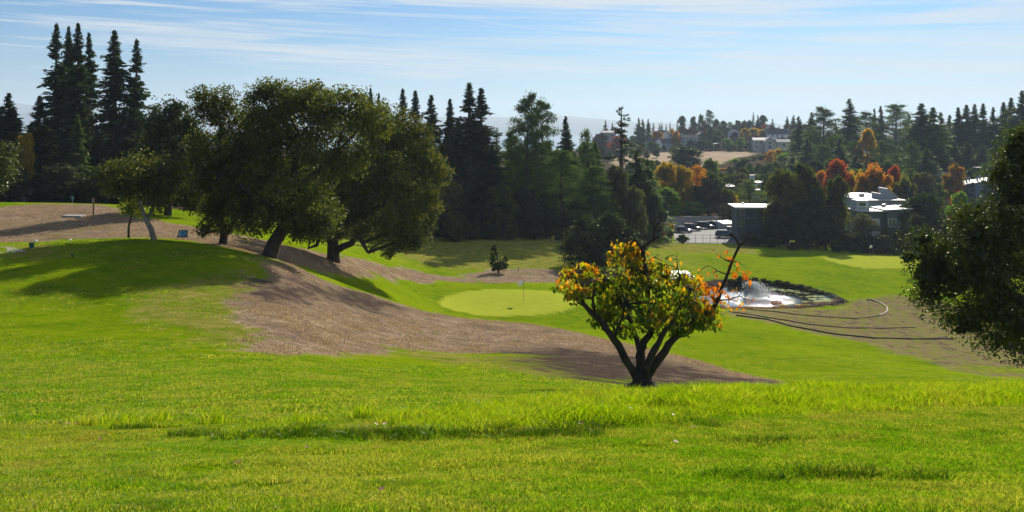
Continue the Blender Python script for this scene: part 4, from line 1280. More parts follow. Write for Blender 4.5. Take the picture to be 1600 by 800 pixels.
# large trees between the apartment buildings
for k, px, Y, top, w_, m_, lab in [
  ('broad0', 1222, 202, 262, 74, 'oak', 'tall rounded tree with lit olive top, leftmost of the dark group by the apartments'),
  ('broad1', 1256, 206, 256, 60, 'oak', 'tall rounded tree, second of the dark group by the apartments'),
  ('broad2', 1276, 204, 285, 58, 'oakdark', 'dark lower tree in the middle of the group by the apartments'),
  ('broad3', 1310, 202, 276, 56, 'oak', 'rounded green-topped tree, right one of the dark group'),
  ('broad2', 1212, 200, 315, 56, 'oakdark', 'dark tree overlapping the three-storey building'),
  ('broad1', 1245, 198, 318, 66, 'oakdark', 'dark low tree at the front of the group by the apartments'),
  ('broad3', 1290, 198, 322, 70, 'oakdark', 'dark low tree at the front, behind the far putting green left end'),
  ('airy0', 1350, 200, 333, 62, 'olive', 'grey-brown feathery tree in front of the flat roofed building'),
  ('airy1', 1387, 200, 352, 44, 'olive', 'lower grey-brown feathery tree right in front of the flat roofed building'),
  ('broad0', 1447, 206, 300, 84, 'oakdark', 'dark spreading tree right of the flat roofed building'),
  ('broad1', 1412, 204, 330, 36, 'olive', 'small grey-green tree at the left side of the dark spreading tree'),
  ('broad2', 1420, 198, 358, 60, 'oakdark', 'dark low tree behind the flag of the far green'),
  ('broad3', 1480, 202, 345, 60, 'oakdark', 'dark low tree right of the far putting green'),
  ('broad0', 1330, 196, 360, 60, 'oakdark', 'dark low tree behind the centre of the far putting green'),
  ('broad1', 1375, 195, 368, 50, 'oakdark', 'dark low bushy tree behind the right half of the far green'),
  ('broad2', 1518, 215, 326, 60, 'oak', 'olive green tree behind the overhanging oak'),
  ('broad3', 1500, 240, 300, 46, 'lime', 'yellow-green tree below the terraced houses'),
  ('broad0', 1562, 230, 312, 50, 'oak', 'green tree between the terraced houses and the overhanging oak'),
  ('bush0', 1496, 245, 292, 24, 'red', 'small reddish shrub below the terraced houses'),
]:
    tree(k, px, Y, top, w_, 'leafy_tree', lab, mat=D[m_])
# turning maples
for k, px, Y, top, w_, m_, lab in [
  ('oval0', 1310, 262, 250, 50, 'red', 'red-leaved maple, leftmost of the autumn row above the flat roofs'),
  ('oval1', 1364, 246, 253, 52, 'maple', 'large maple turning from green to orange above the flat roof'),
  ('oval0', 1398, 262, 260, 32, 'red', 'dark red maple right of the large orange one'),
  ('oval1', 1412, 252, 271, 34, 'oak', 'green-yellow maple right of the dark red one'),
  ('oval1', 1338, 262, 264, 30, 'yellow', 'yellow maple between the red and the large orange maple'),
  ('broad2', 1492, 300, 258, 33, 'maple', 'round maple turning orange beside the terraced houses'),
  ('oval0', 1284, 270, 268, 26, 'orange', 'small orange tree peeping over the dark group by the apartments'),
  ('oval0', 1355, 380, 202, 34, 'yellow', 'yellow-orange tree high on the far right slope'),
  ('broad1', 1345, 248, 290, 30, 'yellow', 'yellow lower leaves of a tree just behind the rooftop dormer'),
]:
    tree(k, px, Y, top-2, w_*1.25, 'autumn_tree', lab, mat=D[m_], group='autumn trees above the flat roofs')
# right hillside conifers, nearer rows
ORD = ['first', 'second', 'third', 'fourth', 'fifth', 'sixth', 'seventh', 'eighth', 'ninth', 'tenth', 'eleventh', 'twelfth', 'thirteenth', 'fourteenth', 'fifteenth', 'sixteenth', 'seventeenth', 'eighteenth', 'nineteenth', 'twentieth', 'twenty-first', 'twenty-second', 'twenty-third', 'twenty-fourth', 'twenty-fifth', 'twenty-sixth', 'twenty-seventh', 'twenty-eighth']
sky_r = [(1248,455,182,24,'fir0'),(1268,440,176,26,'fir1'),(1289,400,170,40,'pine0'),(1306,420,196,26,'fir2'),(1327,430,155,36,'fir0'),(1352,440,176,34,'pine1'),(1366,460,170,16,'fir1'),(1376,455,166,20,'fir2'),(1398,450,165,40,'pine2'),(1420,460,179,26,'fir0'),(1440,360,162,46,'redwood0'),(1458,370,168,40,'redwood1'),(1470,420,176,30,'fir2'),(1484,420,180,26,'fir0'),(1497,400,168,26,'redwood2'),(1510,400,164,30,'redwood3'),(1523,400,163,26,'redwood0'),(1536,390,162,28,'redwood1'),(1552,380,168,26,'fir0'),(1568,380,160,30,'redwood2'),(1580,370,153,30,'redwood3'),(1597,360,142,36,'redwood0'),(1615,360,150,36,'redwood1'),(1640,360,150,40,'redwood2')]
for i, (px, Y, top, w_, k) in enumerate(sky_r):
    conifer(k, px, Y, top, w_*1.6, ORD[i] + ' conifer top from the left along the wooded right skyline', 'conifers on the right skyline', mat=D['fir'])
fill_r = [(1262,380,215,46,'fir1'),(1285,360,228,50,'pine1'),(1312,370,215,40,'fir2'),(1335,380,222,46,'pine2'),(1338,330,240,40,'fir0'),(1378,360,222,44,'pine0'),(1400,340,240,44,'pine1'),(1425,330,226,50,'pine2'),(1448,320,232,56,'redwood3'),(1470,340,222,46,'redwood2'),(1492,360,225,44,'fir1'),(1512,360,222,44,'redwood0'),(1534,350,225,44,'redwood1'),(1556,340,220,44,'fir0'),(1580,330,220,50,'pine0'),(1604,320,215,60,'redwood2'),(1630,320,215,60,'redwood3')]
for i, (px, Y, top, w_, k) in enumerate(fill_r):
    conifer(k, px, Y, top, w_, ORD[i] + ' from the left of the lower conifers below the right skyline', 'lower conifers on the right slope', mat=D['fir'] if i % 3 else D['pine'])
mixr = [(1272,340,250,40,'broad0','oakdark'),(1298,330,248,36,'broad1','broad'),(1325,320,262,40,'broad2','broad'),(1385,320,252,44,'broad3','olive'),(1330,300,278,36,'broad1','olive'),(1420,300,262,40,'broad0','broad'),(1440,290,280,44,'broad2','plum'),(1462,290,285,40,'broad3','broad'),(1470,345,255,46,'broad0','broad'),(1524,330,262,50,'broad1','oakdark'),(1548,310,252,50,'broad2','broad'),(1585,300,250,60,'broad3','oakdark'),(1540,350,240,40,'airy0','olive'),(1240,330,262,34,'broad1','oakdark'),(1225,300,262,36,'broad2','broad'),(1600,330,240,60,'broad0','oakdark')]
for i, (px, Y, top, w_, k, m_) in enumerate(mixr):
    tree(k, px, Y, top, w_, 'leafy_tree', ORD[i] + ' leafy tree in the mixed woods low on the right hillside', mat=D[m_], group='leafy trees low on the right hillside')
# far ridge behind the dry field
ridge = [(946,700,188,16,'fir0'),(957,700,192,14,'fir1'),(998,690,184,20,'fir2'),(1004,690,186,18,'fir0'),(1013,700,186,18,'fir1'),(1021,740,192,12,'spire0'),(1031,740,192,12,'spire1'),(1034,760,190,8,'spire0'),(1041,760,193,7,'spire1'),(1047,760,188,6,'spire0'),(1058,760,186,6,'spire1'),(1066,780,180,16,'broad0'),(1083,780,182,16,'broad1'),(1095,790,178,16,'broad2'),(1109,790,173,24,'pine0'),(1120,790,186,18,'broad3'),(1130,790,188,14,'broad0'),(1141,800,190,18,'airy0'),(1153,790,188,18,'broad1'),(1163,790,188,18,'broad2'),(1172,790,188,18,'broad3'),(1177,790,175,10,'spire0'),(1184,780,180,14,'fir2'),(1192,780,179,16,'broad0'),(1207,780,185,12,'spire1'),(1217,780,196,8,'spire0'),(1230,760,182,14,'fir1'),(1240,740,180,18,'fir0')]
for i, (px, Y, top, w_, k) in enumerate(ridge):
    tree(k, px, Y, top, w_, 'ridge_tree', ORD[i] + ' tree from the left along the far ridge above the houses', 'tree', mat=D['fir'] if k[:3] in ('fir', 'spi', 'pin') else D['broad'], group='trees along the far ridge')
mid_ = [(1027,640,204,24,'broad0','orange'),(1056,650,205,20,'broad1','orange'),(1050,700,200,14,'broad2','yellow'),(1018,600,222,30,'broad3','broad'),(1075,690,206,24,'broad0','oakdark'),(1093,690,205,22,'broad1','plum'),(1112,670,200,24,'broad2','broad'),(1124,670,204,22,'broad3','broad'),(1136,665,216,22,'broad0','lime'),(1148,690,206,20,'broad1','plum'),(1157,650,214,18,'broad2','lime'),(1163,690,200,22,'broad3','yellow'),(1178,690,199,24,'broad0','yellow'),(1190,700,202,20,'broad1','yellow'),(1196,720,194,14,'broad2','red'),(1182,660,212,20,'broad3','plum'),(1222,610,214,26,'broad0','plum'),(1096,625,218,26,'broad1','oakdark'),(1080,625,218,24,'broad2','oakdark'),(1063,618,224,20,'broad3','broad'),(1052,612,228,16,'broad0','broad'),(1108,618,222,18,'broad1','olive'),(1118,640,212,20,'broad2','oakdark'),(1170,625,222,24,'broad3','oakdark'),(1156,622,220,18,'broad0','broad'),(1240,640,208,26,'broad1','oakdark'),(965,620,212,40,'broad2','red'),(940,640,208,34,'broad3','plum')]
for i, (px, Y, top, w_, k, m_) in enumerate(mid_):
    tree(k, px, Y, top, w_, 'garden_tree', ORD[i] + ' garden tree among the far houses behind the dry field', 'tree', mat=D[m_], group='garden trees among the far houses')
# hedgerow and vines right of the dry field
hed = [(1098,430,258,22,'oak'),(1112,425,256,22,'lime'),(1120,436,262,20,'orange'),(1134,436,262,20,'orange'),(1148,440,264,20,'red'),(1150,480,248,22,'lime'),(1163,490,246,22,'broad'),(1174,510,244,20,'oakdark'),(1184,530,242,20,'broad'),(1194,520,240,20,'oak'),(1206,500,234,22,'orange'),(1216,480,232,20,'yellow'),(1226,470,236,22,'lime'),(1238,460,238,24,'broad'),(1214,440,252,26,'olive'),(1200,420,262,30,'oak'),(1178,400,272,30,'broad'),(1160,390,278,30,'oakdark'),(1140,380,284,30,'oakdark'),(1120,370,280,34,'broad'),(1100,350,286,30,'oakdark'),(1146,340,292,30,'broad'),(1186,350,282,34,'oak'),(1080,330,292,36,'broad'),(1128,400,272,24,'plum'),(1190,440,262,22,'plum')]
for i, (px, Y, top, w_, m_) in enumerate(hed):
    tree('bush%d' % (i % 3), px, Y, top, w_*1.2, 'shrub', ORD[i] + ' shrub in the mixed hedgerow below and right of the dry field', 'shrub', mat=D[m_], group='hedgerow shrubs below the dry field')
# ------------------------------------------------------------------ woods that close the ground between the named trees
def row(px0, px1, step, Y, h0, h1, wr, kinds, mats, name, tmpl, group, cat='tree', skip=()):
    i = 0; px = px0
    while px < px1:
        q = px + RB.uniform(-.3, .3)*step; Yq = Y*RB.uniform(.97, 1.03)
        px += step
        if any(a < q < b for a, b in skip): continue
        loc = place(q, Yq); h = RB.uniform(h0, h1)
        top = HZ - (loc.z+h)/Yq*F
        k = RB.choice(kinds)
        tree(k, q, Yq, top, h*RB.uniform(.8, 1.1)*wr/Yq*F, name, tmpl % ORDW(i), cat, mat=LM[RB.choice(mats)], group=group)
        i += 1
_tens = {2: 'twenty', 3: 'thirty', 4: 'forty', 5: 'fifty'}
_tenth = {20: 'twentieth', 30: 'thirtieth', 40: 'fortieth', 50: 'fiftieth'}
def ORDW(i):
    n = i+1
    if n <= 19: return ORD[i]
    if n in _tenth: return _tenth[n]
    return _tens[n//10]+'-'+ORD[n % 10-1]
BK = ['broad0', 'broad1', 'broad2', 'broad3']; GM = ['broad', 'oak', 'broad', 'oakdark', 'broad', 'olive']
row(975, 1620, 15, 290, 7, 11, .95, BK, GM, 'valley_tree', '%s tree from left in the wooded band just above the car park level', 'trees in the band above the car park', skip=((1128, 1152), (1172, 1198), (1455, 1570)))
row(985, 1240, 13, 345, 6, 9, 1, BK, GM, 'valley_tree', '%s tree from left in the second wooded band, under the dry field', 'trees in the band under the dry field', skip=((1080, 1100),))
row(1240, 1620, 15, 400, 9, 14, .8, BK+['fir0', 'fir1'], GM, 'hillside_tree', '%s tree from left in the middle band of the right hillside', 'trees in the middle band of the right hillside')
row(985, 1250, 11, 412, 4, 7, 1.1, BK, GM+['lime'], 'valley_tree', '%s tree from left in the low band touching the lower field edge', 'trees along the lower edge of the dry field', skip=((1085, 1140),))
row(1235, 1620, 13, 520, 10, 16, .7, BK+['fir0', 'fir1', 'fir2'], GM, 'hillside_tree', '%s tree from left in the upper band of the right hillside', 'trees in the upper band of the right hillside')
row(930, 1260, 8, 745, 8, 13, .9, BK, ['broad', 'oak', 'oakdark', 'broad', 'plum'], 'ridge_tree', '%s tree from left in the low belt behind the far houses', 'trees in the belt behind the far houses')
row(930, 1240, 9, 622, 3, 5, 1.3, BK, ['broad', 'oak', 'lime', 'oakdark'], 'garden_shrub', '%s garden shrub from left along the top edge of the dry field', 'garden shrubs along the top of the dry field', 'shrub')
row(560, 1000, 13, 196, 7, 12, .8, BK, ['oakdark', 'broad', 'oak'], 'wood_tree', '%s tree from left in the dark wood behind the valley fairway', 'trees in the dark wood behind the fairway', skip=((722, 738),))
row(-60, 560, 17, 160, 7, 11, .9, BK, ['oakdark', 'oakdark', 'broad'], 'wood_tree', '%s tree from left in the dark wood far behind the tee', 'trees in the dark wood behind the tee')
row(930, 1130, 12, 520, 5, 8, 1, BK, ['broad', 'oakdark', 'olive'], 'field_tree', '%s tree from left across the left part of the dry field', 'trees at the left part of the dry field', skip=((1030, 1200),))

row(600, 930, 15, 186, 13, 18, .42, ['redwood0','redwood1','redwood2','redwood3','fir0'], ['redwood','fir','pine'], 'wood_conifer', '%s conifer from left in the lower rank closing the centre tree wall', 'conifers in the lower rank of the centre wall', 'conifer')
row(-40, 300, 22, 146, 11, 15, .5, ['redwood0','redwood1','redwood2','fir1'], ['redwood'], 'wood_conifer', '%s conifer from left in the dark rank behind the left redwoods', 'conifers in the dark rank behind the left redwoods', 'conifer')
row(1165, 1500, 9, 198, 1.6, 2.8, 1.5, ['bush0','bush1','bush2'], ['oakdark','oakdark','broad'], 'understorey_bush', '%s bush from left in the dark undergrowth behind the far putting green', 'undergrowth behind the far putting green', 'bush')
row(600, 1000, 11, 161, 1.6, 2.8, 1.5, ['bush0','bush1','bush2'], ['oakdark','oak','oakdark'], 'understorey_bush', '%s bush from left in the dark undergrowth at the far side of the valley fairway', 'undergrowth at the far side of the valley fairway', 'bush')



# ------------------------------------------------------------------ real grass blades near the camera
def blade_patch(name, size, n, hmin, hmax, wid, mat, seed, bend=0.5):
    rng = np.random.default_rng(seed)
    bx = rng.uniform(-size/2, size/2, n); by = rng.uniform(-size/2, size/2, n)
    h = rng.uniform(hmin, hmax, n); a = rng.uniform(0, 6.283, n); f = rng.uniform(0, 6.283, n)
    bd = bend*rng.uniform(0.1, 1.1, n)*h
    w_ = wid*rng.uniform(.6, 1.2, n)
    dx_, dy_ = np.cos(a), np.sin(a); fx_, fy_ = np.cos(f), np.sin(f)
    def lvl(t, ws):
        cx_ = bx + dx_*bd*t*t; cy_ = by + dy_*bd*t*t; z = h*t*(1-.25*bend*t)
        return np.stack([cx_-fx_*w_*ws, cy_-fy_*w_*ws, z], 1), np.stack([cx_+fx_*w_*ws, cy_+fy_*w_*ws, z], 1)
    a0, b0 = lvl(-0.05, .5); a1, b1 = lvl(.5, .42); tp, _ = lvl(1.0, 0)
    V = np.stack([a0, b0, a1, b1, tp], 1).reshape(-1, 3)
    i = np.arange(n)*5
    Fq = np.concatenate([np.stack([i, i+1, i+3], 1), np.stack([i, i+3, i+2], 1), np.stack([i+2, i+3, i+4], 1)])
    T = np.repeat(rng.uniform(0, 1, n), 5)
    me = mesh_np(name, V, Fq, [mat], False, {'tint': T})
    return me


GRASSM = grassmat('grass_blade', [(0.045,0.115,0.003),(0.095,0.205,0.003),(0.170,0.285,0.005),(0.28,0.32,0.035)], [(0.085,0.130,0.005),(0.175,0.235,0.008),(0.30,0.31,0.05),(0.52,0.44,0.17)], 0.52, (1.5,1.6,0.4))
TALLM = grassmat('tall_grass_blade', [(0.070,0.145,0.002),(0.160,0.255,0.003),(0.25,0.34,0.004),(0.36,0.41,0.015)], [(0.100,0.155,0.004),(0.190,0.270,0.004),(0.30,0.34,0.02),(0.50,0.45,0.16)], 0.55, (1.6,1.65,0.35))


def scatter(name, x, y, patches, smin, smax, label_kind='stuff', zoff=0.0, seed=0, sc=None):
    rng = np.random.default_rng(seed)
    n = len(x)
    e = 0.15
    relief = (fbm(x*0.12, y*0.12, 3)-0.5)*0.35*sstep(20, 40, y)*(y < 120)
    z = zat(x, y) + relief
    nx = -(zat(x+e, y)-zat(x-e, y))/(2*e); ny = -(zat(x, y+e)-zat(x, y-e))/(2*e)
    L = np.sqrt(nx*nx+ny*ny+1); nx /= L; ny /= L; nz = 1/L
    rz = rng.uniform(0, 6.283, n)
    c, s = np.cos(rz), np.sin(rz)
    px_ = c*nx + s*ny; py_ = -s*nx + c*ny
    rot = np.stack([-np.arcsin(py_), np.arctan2(px_, nz), rz], 1)
    scl = rng.uniform(smin, smax, n) if sc is None else sc
    which = rng.integers(0, len(patches), n)
    obs = []
    for k, pm in enumerate(patches):
        m = which == k
        if not m.any(): continue
        me = bpy.data.meshes.new(name + '_points')
        me.vertices.add(int(m.sum()))
        me.vertices.foreach_set('co', np.stack([x, y, z+zoff], 1)[m].astype(np.float32).ravel())
        a = me.attributes.new('rot', 'FLOAT_VECTOR', 'POINT'); a.data.foreach_set('vector', rot[m].astype(np.float32).ravel())
        a = me.attributes.new('scl', 'FLOAT', 'POINT'); a.data.foreach_set('value', scl[m].astype(np.float32))
        src = bpy.data.objects.new(name + '_source', pm)      # instance source for the node tree only
        o = link(name, me)
        tag(o, kind='stuff')
        g = bpy.data.node_groups.new(name, 'GeometryNodeTree')
        g.interface.new_socket('Geometry', in_out='INPUT', socket_type='NodeSocketGeometry')
        g.interface.new_socket('Geometry', in_out='OUTPUT', socket_type='NodeSocketGeometry')
        gi = g.nodes.new('NodeGroupInput'); go = g.nodes.new('NodeGroupOutput')
        ip = g.nodes.new('GeometryNodeInstanceOnPoints')
        oi = g.nodes.new('GeometryNodeObjectInfo'); oi.inputs['Object'].default_value = src
        oi.inputs['As Instance'].default_value = True
        ra = g.nodes.new('GeometryNodeInputNamedAttribute'); ra.data_type = 'FLOAT_VECTOR'; ra.inputs['Name'].default_value = 'rot'
        sa = g.nodes.new('GeometryNodeInputNamedAttribute'); sa.data_type = 'FLOAT'; sa.inputs['Name'].default_value = 'scl'
        er = g.nodes.new('FunctionNodeEulerToRotation')
        g.links.new(gi.outputs[0], ip.inputs['Points'])
        g.links.new(oi.outputs['Geometry'], ip.inputs['Instance'])
        g.links.new(ra.outputs['Attribute'], er.inputs[0]); g.links.new(er.outputs[0], ip.inputs['Rotation'])
        g.links.new(sa.outputs['Attribute'], ip.inputs['Scale'])
        g.links.new(ip.outputs[0], go.inputs[0])
        md = o.modifiers.new('scatter', 'NODES'); md.node_group = g
        obs.append(o)
    return obs


def fan(n, y0, y1, m=0.62, seed=0, p=1.0):
    rng = np.random.default_rng(seed)
    y = np.sqrt(rng.uniform(y0*y0, y1*y1, n)) if p == 1 else y0*(y1/y0)**rng.random(n)
    return rng.uniform(-m, m, n)*y, y


lawn = [blade_patch('lawn_patch', 0.30, 420, 0.012, 0.038, 0.0042, GRASSM, 300+i, 0.9) for i in range(3)]
x, y = fan(4200, 3.0, 11.5, seed=1)
scatter('lawn_grass', x, y, lawn, 0.8, 1.35, seed=1)
mid = [blade_patch('meadow_patch', 0.8, 420, 0.02, 0.055, 0.010, GRASSM, 310+i, 0.9) for i in range(2)]
x, y = fan(7000, 10.5, 34, seed=2)
inst = np.zeros(len(x), bool)
for p in ZONES['straw'] + ZONES['soil']:
    inst |= seg_dist(x, y, p) > -0.4
inst |= RNG.random(len(x)) < sstep(16, 33, y)
scatter('meadow_grass', x[~inst], y[~inst], mid, 0.8, 1.3, seed=2)
# the strip left to grow tall on the brow
tuf = [blade_patch('fairway_tuft', 1.0, 130, 0.03, 0.085, 0.020, GRASSM, 350+i, 1.2) for i in range(3)]
x, y = fan(9000, 22, 80, seed=8, m=.62)
ok = sstep(.42, .60, fbm(x*.35+7, y*.35, 4)) > RNG.random(len(x))
for p in ZONES['straw'] + ZONES['soil'] + greens:
    ok &= seg_dist(x, y, p) < -0.8
scatter('fairway_tufts', x[ok], y[ok], tuf, 0.6, 1.2, seed=8)
tall = [blade_patch('tall_patch', 0.32, 85, 0.05, 0.19, 0.0075, TALLM, 320+i, 1.0) for i in range(3)]
x, y = fan(14000, 7.2, 15.5, seed=3)
pxs = 800 + F*x/y
nz_ = fbm(x*0.9+30, y*1.3, 3)
lo = np.interp(pxs, [-200, 300, 700, 900, 1100, 1600, 1900], [8.6, 8.4, 8.0, 7.8, 8.6, 9.8, 10]) + (nz_-0.5)*2.2
hi = np.interp(pxs, [-200, 0, 300, 700, 900, 1100, 1600, 1900], [9.6, 9.9, 10.4, 11.6, 13.2, 14.2, 14.2, 14])
d = np.minimum(y-lo, (hi-y)*0.7)
k = sstep(0, 1.2, d)*sstep(0.33, 0.58, fbm(x*1.7, y*1.7, 3)+0.12*(pxs > 650))
keep = RNG.random(len(x)) < k*0.8
k = k*np.clip(.35+1.3*fbm(x*.8+9, y*2.2, 3), .35, 1.3)
scl = (0.34+0.92*k*np.clip(nz_*1.6, .4, 1.3))
scl *= np.interp(pxs, [0, 700, 1000, 1600], [0.85, 0.95, 1.1, 1.15])
scatter('tall_grass', x[keep], y[keep], tall, 1, 1, seed=3, sc=scl[keep])
# a few long seeding clumps standing out of the strip
clump = [blade_patch('grass_clump', 0.22, 60, 0.14, 0.27, 0.008, TALLM, 330+i, 0.9) for i in range(2)]
DARKM = grassmat('dark_grass_blade', [(0.035,0.085,0.002),(0.070,0.145,0.003),(0.120,0.210,0.004)], [(0.035,0.070,0.003),(0.070,0.125,0.004),(0.12,0.18,0.01)], 0.4, (1.3,1.4,0.4))
dk = [blade_patch('dark_grass_patch', 0.30, 110, 0.04, 0.13, 0.008, DARKM, 360+i, 1.2) for i in range(2)]
spots = [(215,672,7),(370,683,10),(470,683,12),(450,680,8),(600,680,9),(625,683,9),(760,676,8),(905,632,8),(925,668,8),(800,683,10),(830,685,8),(870,636,6),(1435,610,10),(1440,606,6),(1015,660,8),(1240,690,5),(1265,750,4),(1300,746,4),(1330,744,5),(1370,747,4)]
sx, sy = [], []
for p, q, n_ in spots:
    cx_, cy_ = hit(p, q, 4.0, zat)
    for _ in range(n_): sx.append(cx_+random.gauss(0, .30)); sy.append(cy_+random.gauss(0, .10))
scatter('dark_grass', np.array(sx), np.array(sy), dk, 0.5, 1.1, seed=9)
cl_px = [(130,9.9),(150,10.0),(165,9.8),(195,10.1),(215,9.7),(240,10),(870,12.2),(890,12.0),(905,12.5),(1060,13.5),(1270,13.6),(1285,13.8),(1295,13.4),(1320,13.5),(1385,13.6),(1400,13.9),(1415,13.6),(1425,13.8),(1545,13.5),(1550,13.8),(1575,13.7),(560,10.2),(720,11),(330,9.9),(980,12.4),(1180,13.2),(1000,10.3),(640,9.6),(1460,12)]
x = np.array([at(p + random.uniform(-9, 9), Y_) for p, Y_ in cl_px for _ in range(3)]); y = np.array([Y_+random.uniform(-.25, .25) for p, Y_ in cl_px for _ in range(3)])
scatter('grass_clumps', x, y, clump, 0.6, 1.1, seed=4)

# dry tussocks standing on the straw slopes
STRM = leafmat('straw_blade', [(0.20,0.14,0.095),(0.40,0.30,0.19),(0.60,0.49,0.33)], 0.3, (1.1,1,.8), gloss=0.0, objvar=0)
tus = [blade_patch('straw_tuft', 0.55, 46, 0.04, 0.15, 0.016, STRM, 340+i, 1.2) for i in range(3)]
rng = np.random.default_rng(5)
y = np.sqrt(rng.uniform(18**2, 112**2, 30000)); x = rng.uniform(-.62, .45, 30000)*y
ins = np.zeros(len(x), bool)
for p in ZONES['straw']:
    ins |= seg_dist(x, y, p) + (fbm(x*.4, y*.4, 3)-.5)*3 > 0
for p in ZONES['soil']:
    ins &= seg_dist(x, y, p) < 0
ins &= rng.random(len(x)) < sstep(.30, .62, fbm(x*.5+3, y*.5, 3))*np.clip(55/y, .3, 1)
scatter('dry_tussocks', x[ins], y[ins], tus, 0.6, 1.5, seed=6)

# ------------------------------------------------------------------ materials for built things
WHITE = principled('white_paint', (0.75,0.76,0.74), 0.5, var=0.06)
CREAM = principled('cream_stucco', (0.45,0.43,0.37), 0.8, var=0.08)
ROOFW = principled('white_roof_membrane', (0.40,0.40,0.40), 0.6, var=0.10, scale=0.6)
SLATE = principled('dark_shingle', (0.055,0.058,0.068), 0.8, var=0.25, bump=0.4)
GREYROOF = principled('grey_roof', (0.22,0.23,0.25), 0.7, var=0.15)
GREYW = principled('grey_siding', (0.10,0.115,0.115), 0.75, var=0.12)
GREYL = principled('pale_grey_siding', (0.30,0.32,0.33), 0.75, var=0.10)
BLUEW = principled('blue_grey_wall', (0.30,0.36,0.42), 0.75, var=0.08)
CONC = principled('concrete', (0.36,0.34,0.31), 0.85, var=0.18, bump=0.3, scale=1.5)
ASPH = principled('asphalt', (0.17,0.165,0.16), 0.9, var=0.15, scale=0.8, bump=0.2)
METAL = principled('galvanised_steel', (0.35,0.35,0.35), 0.45, 0.8, var=0.1)
DGREEN = principled('dark_green_board', (0.020,0.055,0.050), 0.7, var=0.15)
RUSTP = principled('rusty_post', (0.14,0.065,0.035), 0.85, var=0.3)
WOODD = principled('dark_wood', (0.075,0.050,0.035), 0.8, var=0.3)
RUB = principled('tyre_rubber', (0.02,0.02,0.02), 0.85)
BINP = principled('green_plastic', (0.012,0.10,0.085), 0.45, var=0.1)


def glassm(name, col, rough=0.08):
    m, t, o = newmat(name)
    b = nd(t, 'ShaderNodeBsdfPrincipled'); b.inputs['Base Color'].default_value = (*col, 1)
    b.inputs['Roughness'].default_value = rough; b.inputs['Specular IOR Level'].default_value = 0.9
    t.links.new(b.outputs[0], o.inputs[0])
    return m


GLASS = glassm('window_glass', (0.03, 0.04, 0.05))
CURT = glassm('curtained_glass', (0.42, 0.43, 0.40), 0.3)


def paint(name, col):
    m, t, o = newmat(name)
    b = nd(t, 'ShaderNodeBsdfPrincipled'); b.inputs['Base Color'].default_value = (*col, 1)
    b.inputs['Roughness'].default_value = 0.28; b.inputs['Coat Weight'].default_value = 0.7; b.inputs['Coat Roughness'].default_value = 0.08
    b.inputs['Metallic'].default_value = 0.25
    t.links.new(b.outputs[0], o.inputs[0])
    return m


_uc = {}
def part(name, mb, mat, parent, smooth=False):
    return mb.build(name, mat, parent, smooth)


def window(parent, cx_, z0, w_, h_, y, mat=None, fr=WHITE, axis='y', sgn=-1):
    """a framed window proud of a wall; axis 'y' faces -y, axis 'x' faces sgn x"""
    f = MB(); p = MB(); t = 0.07
    if axis == 'y':
        f.box(cx_-w_/2-t, cx_+w_/2+t, y-0.06, y, z0-t, z0).box(cx_-w_/2-t, cx_+w_/2+t, y-0.06, y, z0+h_, z0+h_+t)
        f.box(cx_-w_/2-t, cx_-w_/2, y-0.06, y, z0, z0+h_).box(cx_+w_/2, cx_+w_/2+t, y-0.06, y, z0, z0+h_)
        f.box(cx_-.025, cx_+.025, y-0.05, y, z0, z0+h_)
        p.box(cx_-w_/2, cx_+w_/2, y-0.025, y+0.004, z0, z0+h_)
    else:
        a, b_ = (y, y+0.06) if sgn > 0 else (y-0.06, y)
        f.box(a, b_, cx_-w_/2-t, cx_+w_/2+t, z0-t, z0).box(a, b_, cx_-w_/2-t, cx_+w_/2+t, z0+h_, z0+h_+t)
        f.box(a, b_, cx_-w_/2-t, cx_-w_/2, z0, z0+h_).box(a, b_, cx_+w_/2, cx_+w_/2+t, z0, z0+h_)
        p.box(a+0.02*(1 if sgn < 0 else -1), b_-0.03*(1 if sgn > 0 else -1), cx_-w_/2, cx_+w_/2, z0, z0+h_)
    fo = part('window', f, fr, parent)
    part('pane', p, mat or GLASS, fo)
    return fo


def gable_house(px, Y, base, w_, d, h, rise, rz, label, wall, roof, wins=(), chim=None, over=0.5, ridge='x', z=None, name='house', wing=None):
    x = at(px, Y); zb = -(base-HZ)/F*Y if z is None else z
    e = empty(name, (x, Y, zb), R(rz)); tag(e, label, 'house')
    part('wall', MB().box(-w_/2, w_/2, 0, d, -2.5, h), wall, e)
    r = MB()
    if ridge == 'x':
        part('gable', MB().prism([(0.003, h), (d-0.003, h), (d/2, h+rise)], -w_/2+0.003, w_/2-0.003, 'x'), wall, e)
        s = rise/(d/2); o = over
        r.prism([(-o, h-s*o), (d/2, h+rise), (d+o, h-s*o), (d+o, h-s*o+.22), (d/2, h+rise+.24), (-o, h-s*o+.22)], -w_/2-o, w_/2+o, 'x')
    else:
        part('gable', MB().prism([(-w_/2+0.003, h), (w_/2-0.003, h), (0, h+rise)], 0.003, d-0.003, 'y'), wall, e)
        s = rise/(w_/2); o = over
        r.prism([(-w_/2-o, h-s*o), (0, h+rise), (w_/2+o, h-s*o), (w_/2+o, h-s*o+.22), (0, h+rise+.24), (-w_/2-o, h-s*o+.22)], -o, d+o, 'y')
    ro = part('roof', r, roof, e)
    if chim:
        cxx, cy, ct = chim
        part('chimney', MB().box(cxx-.55, cxx+.55, cy-.4, cy+.4, h-.5, h+rise+ct).box(cxx-.65, cxx+.65, cy-.5, cy+.5, h+rise+ct, h+rise+ct+.18), GREYL, ro)
    for q in wins:
        window(e, q[0], q[1], q[2], q[3], -0.002)
    return e


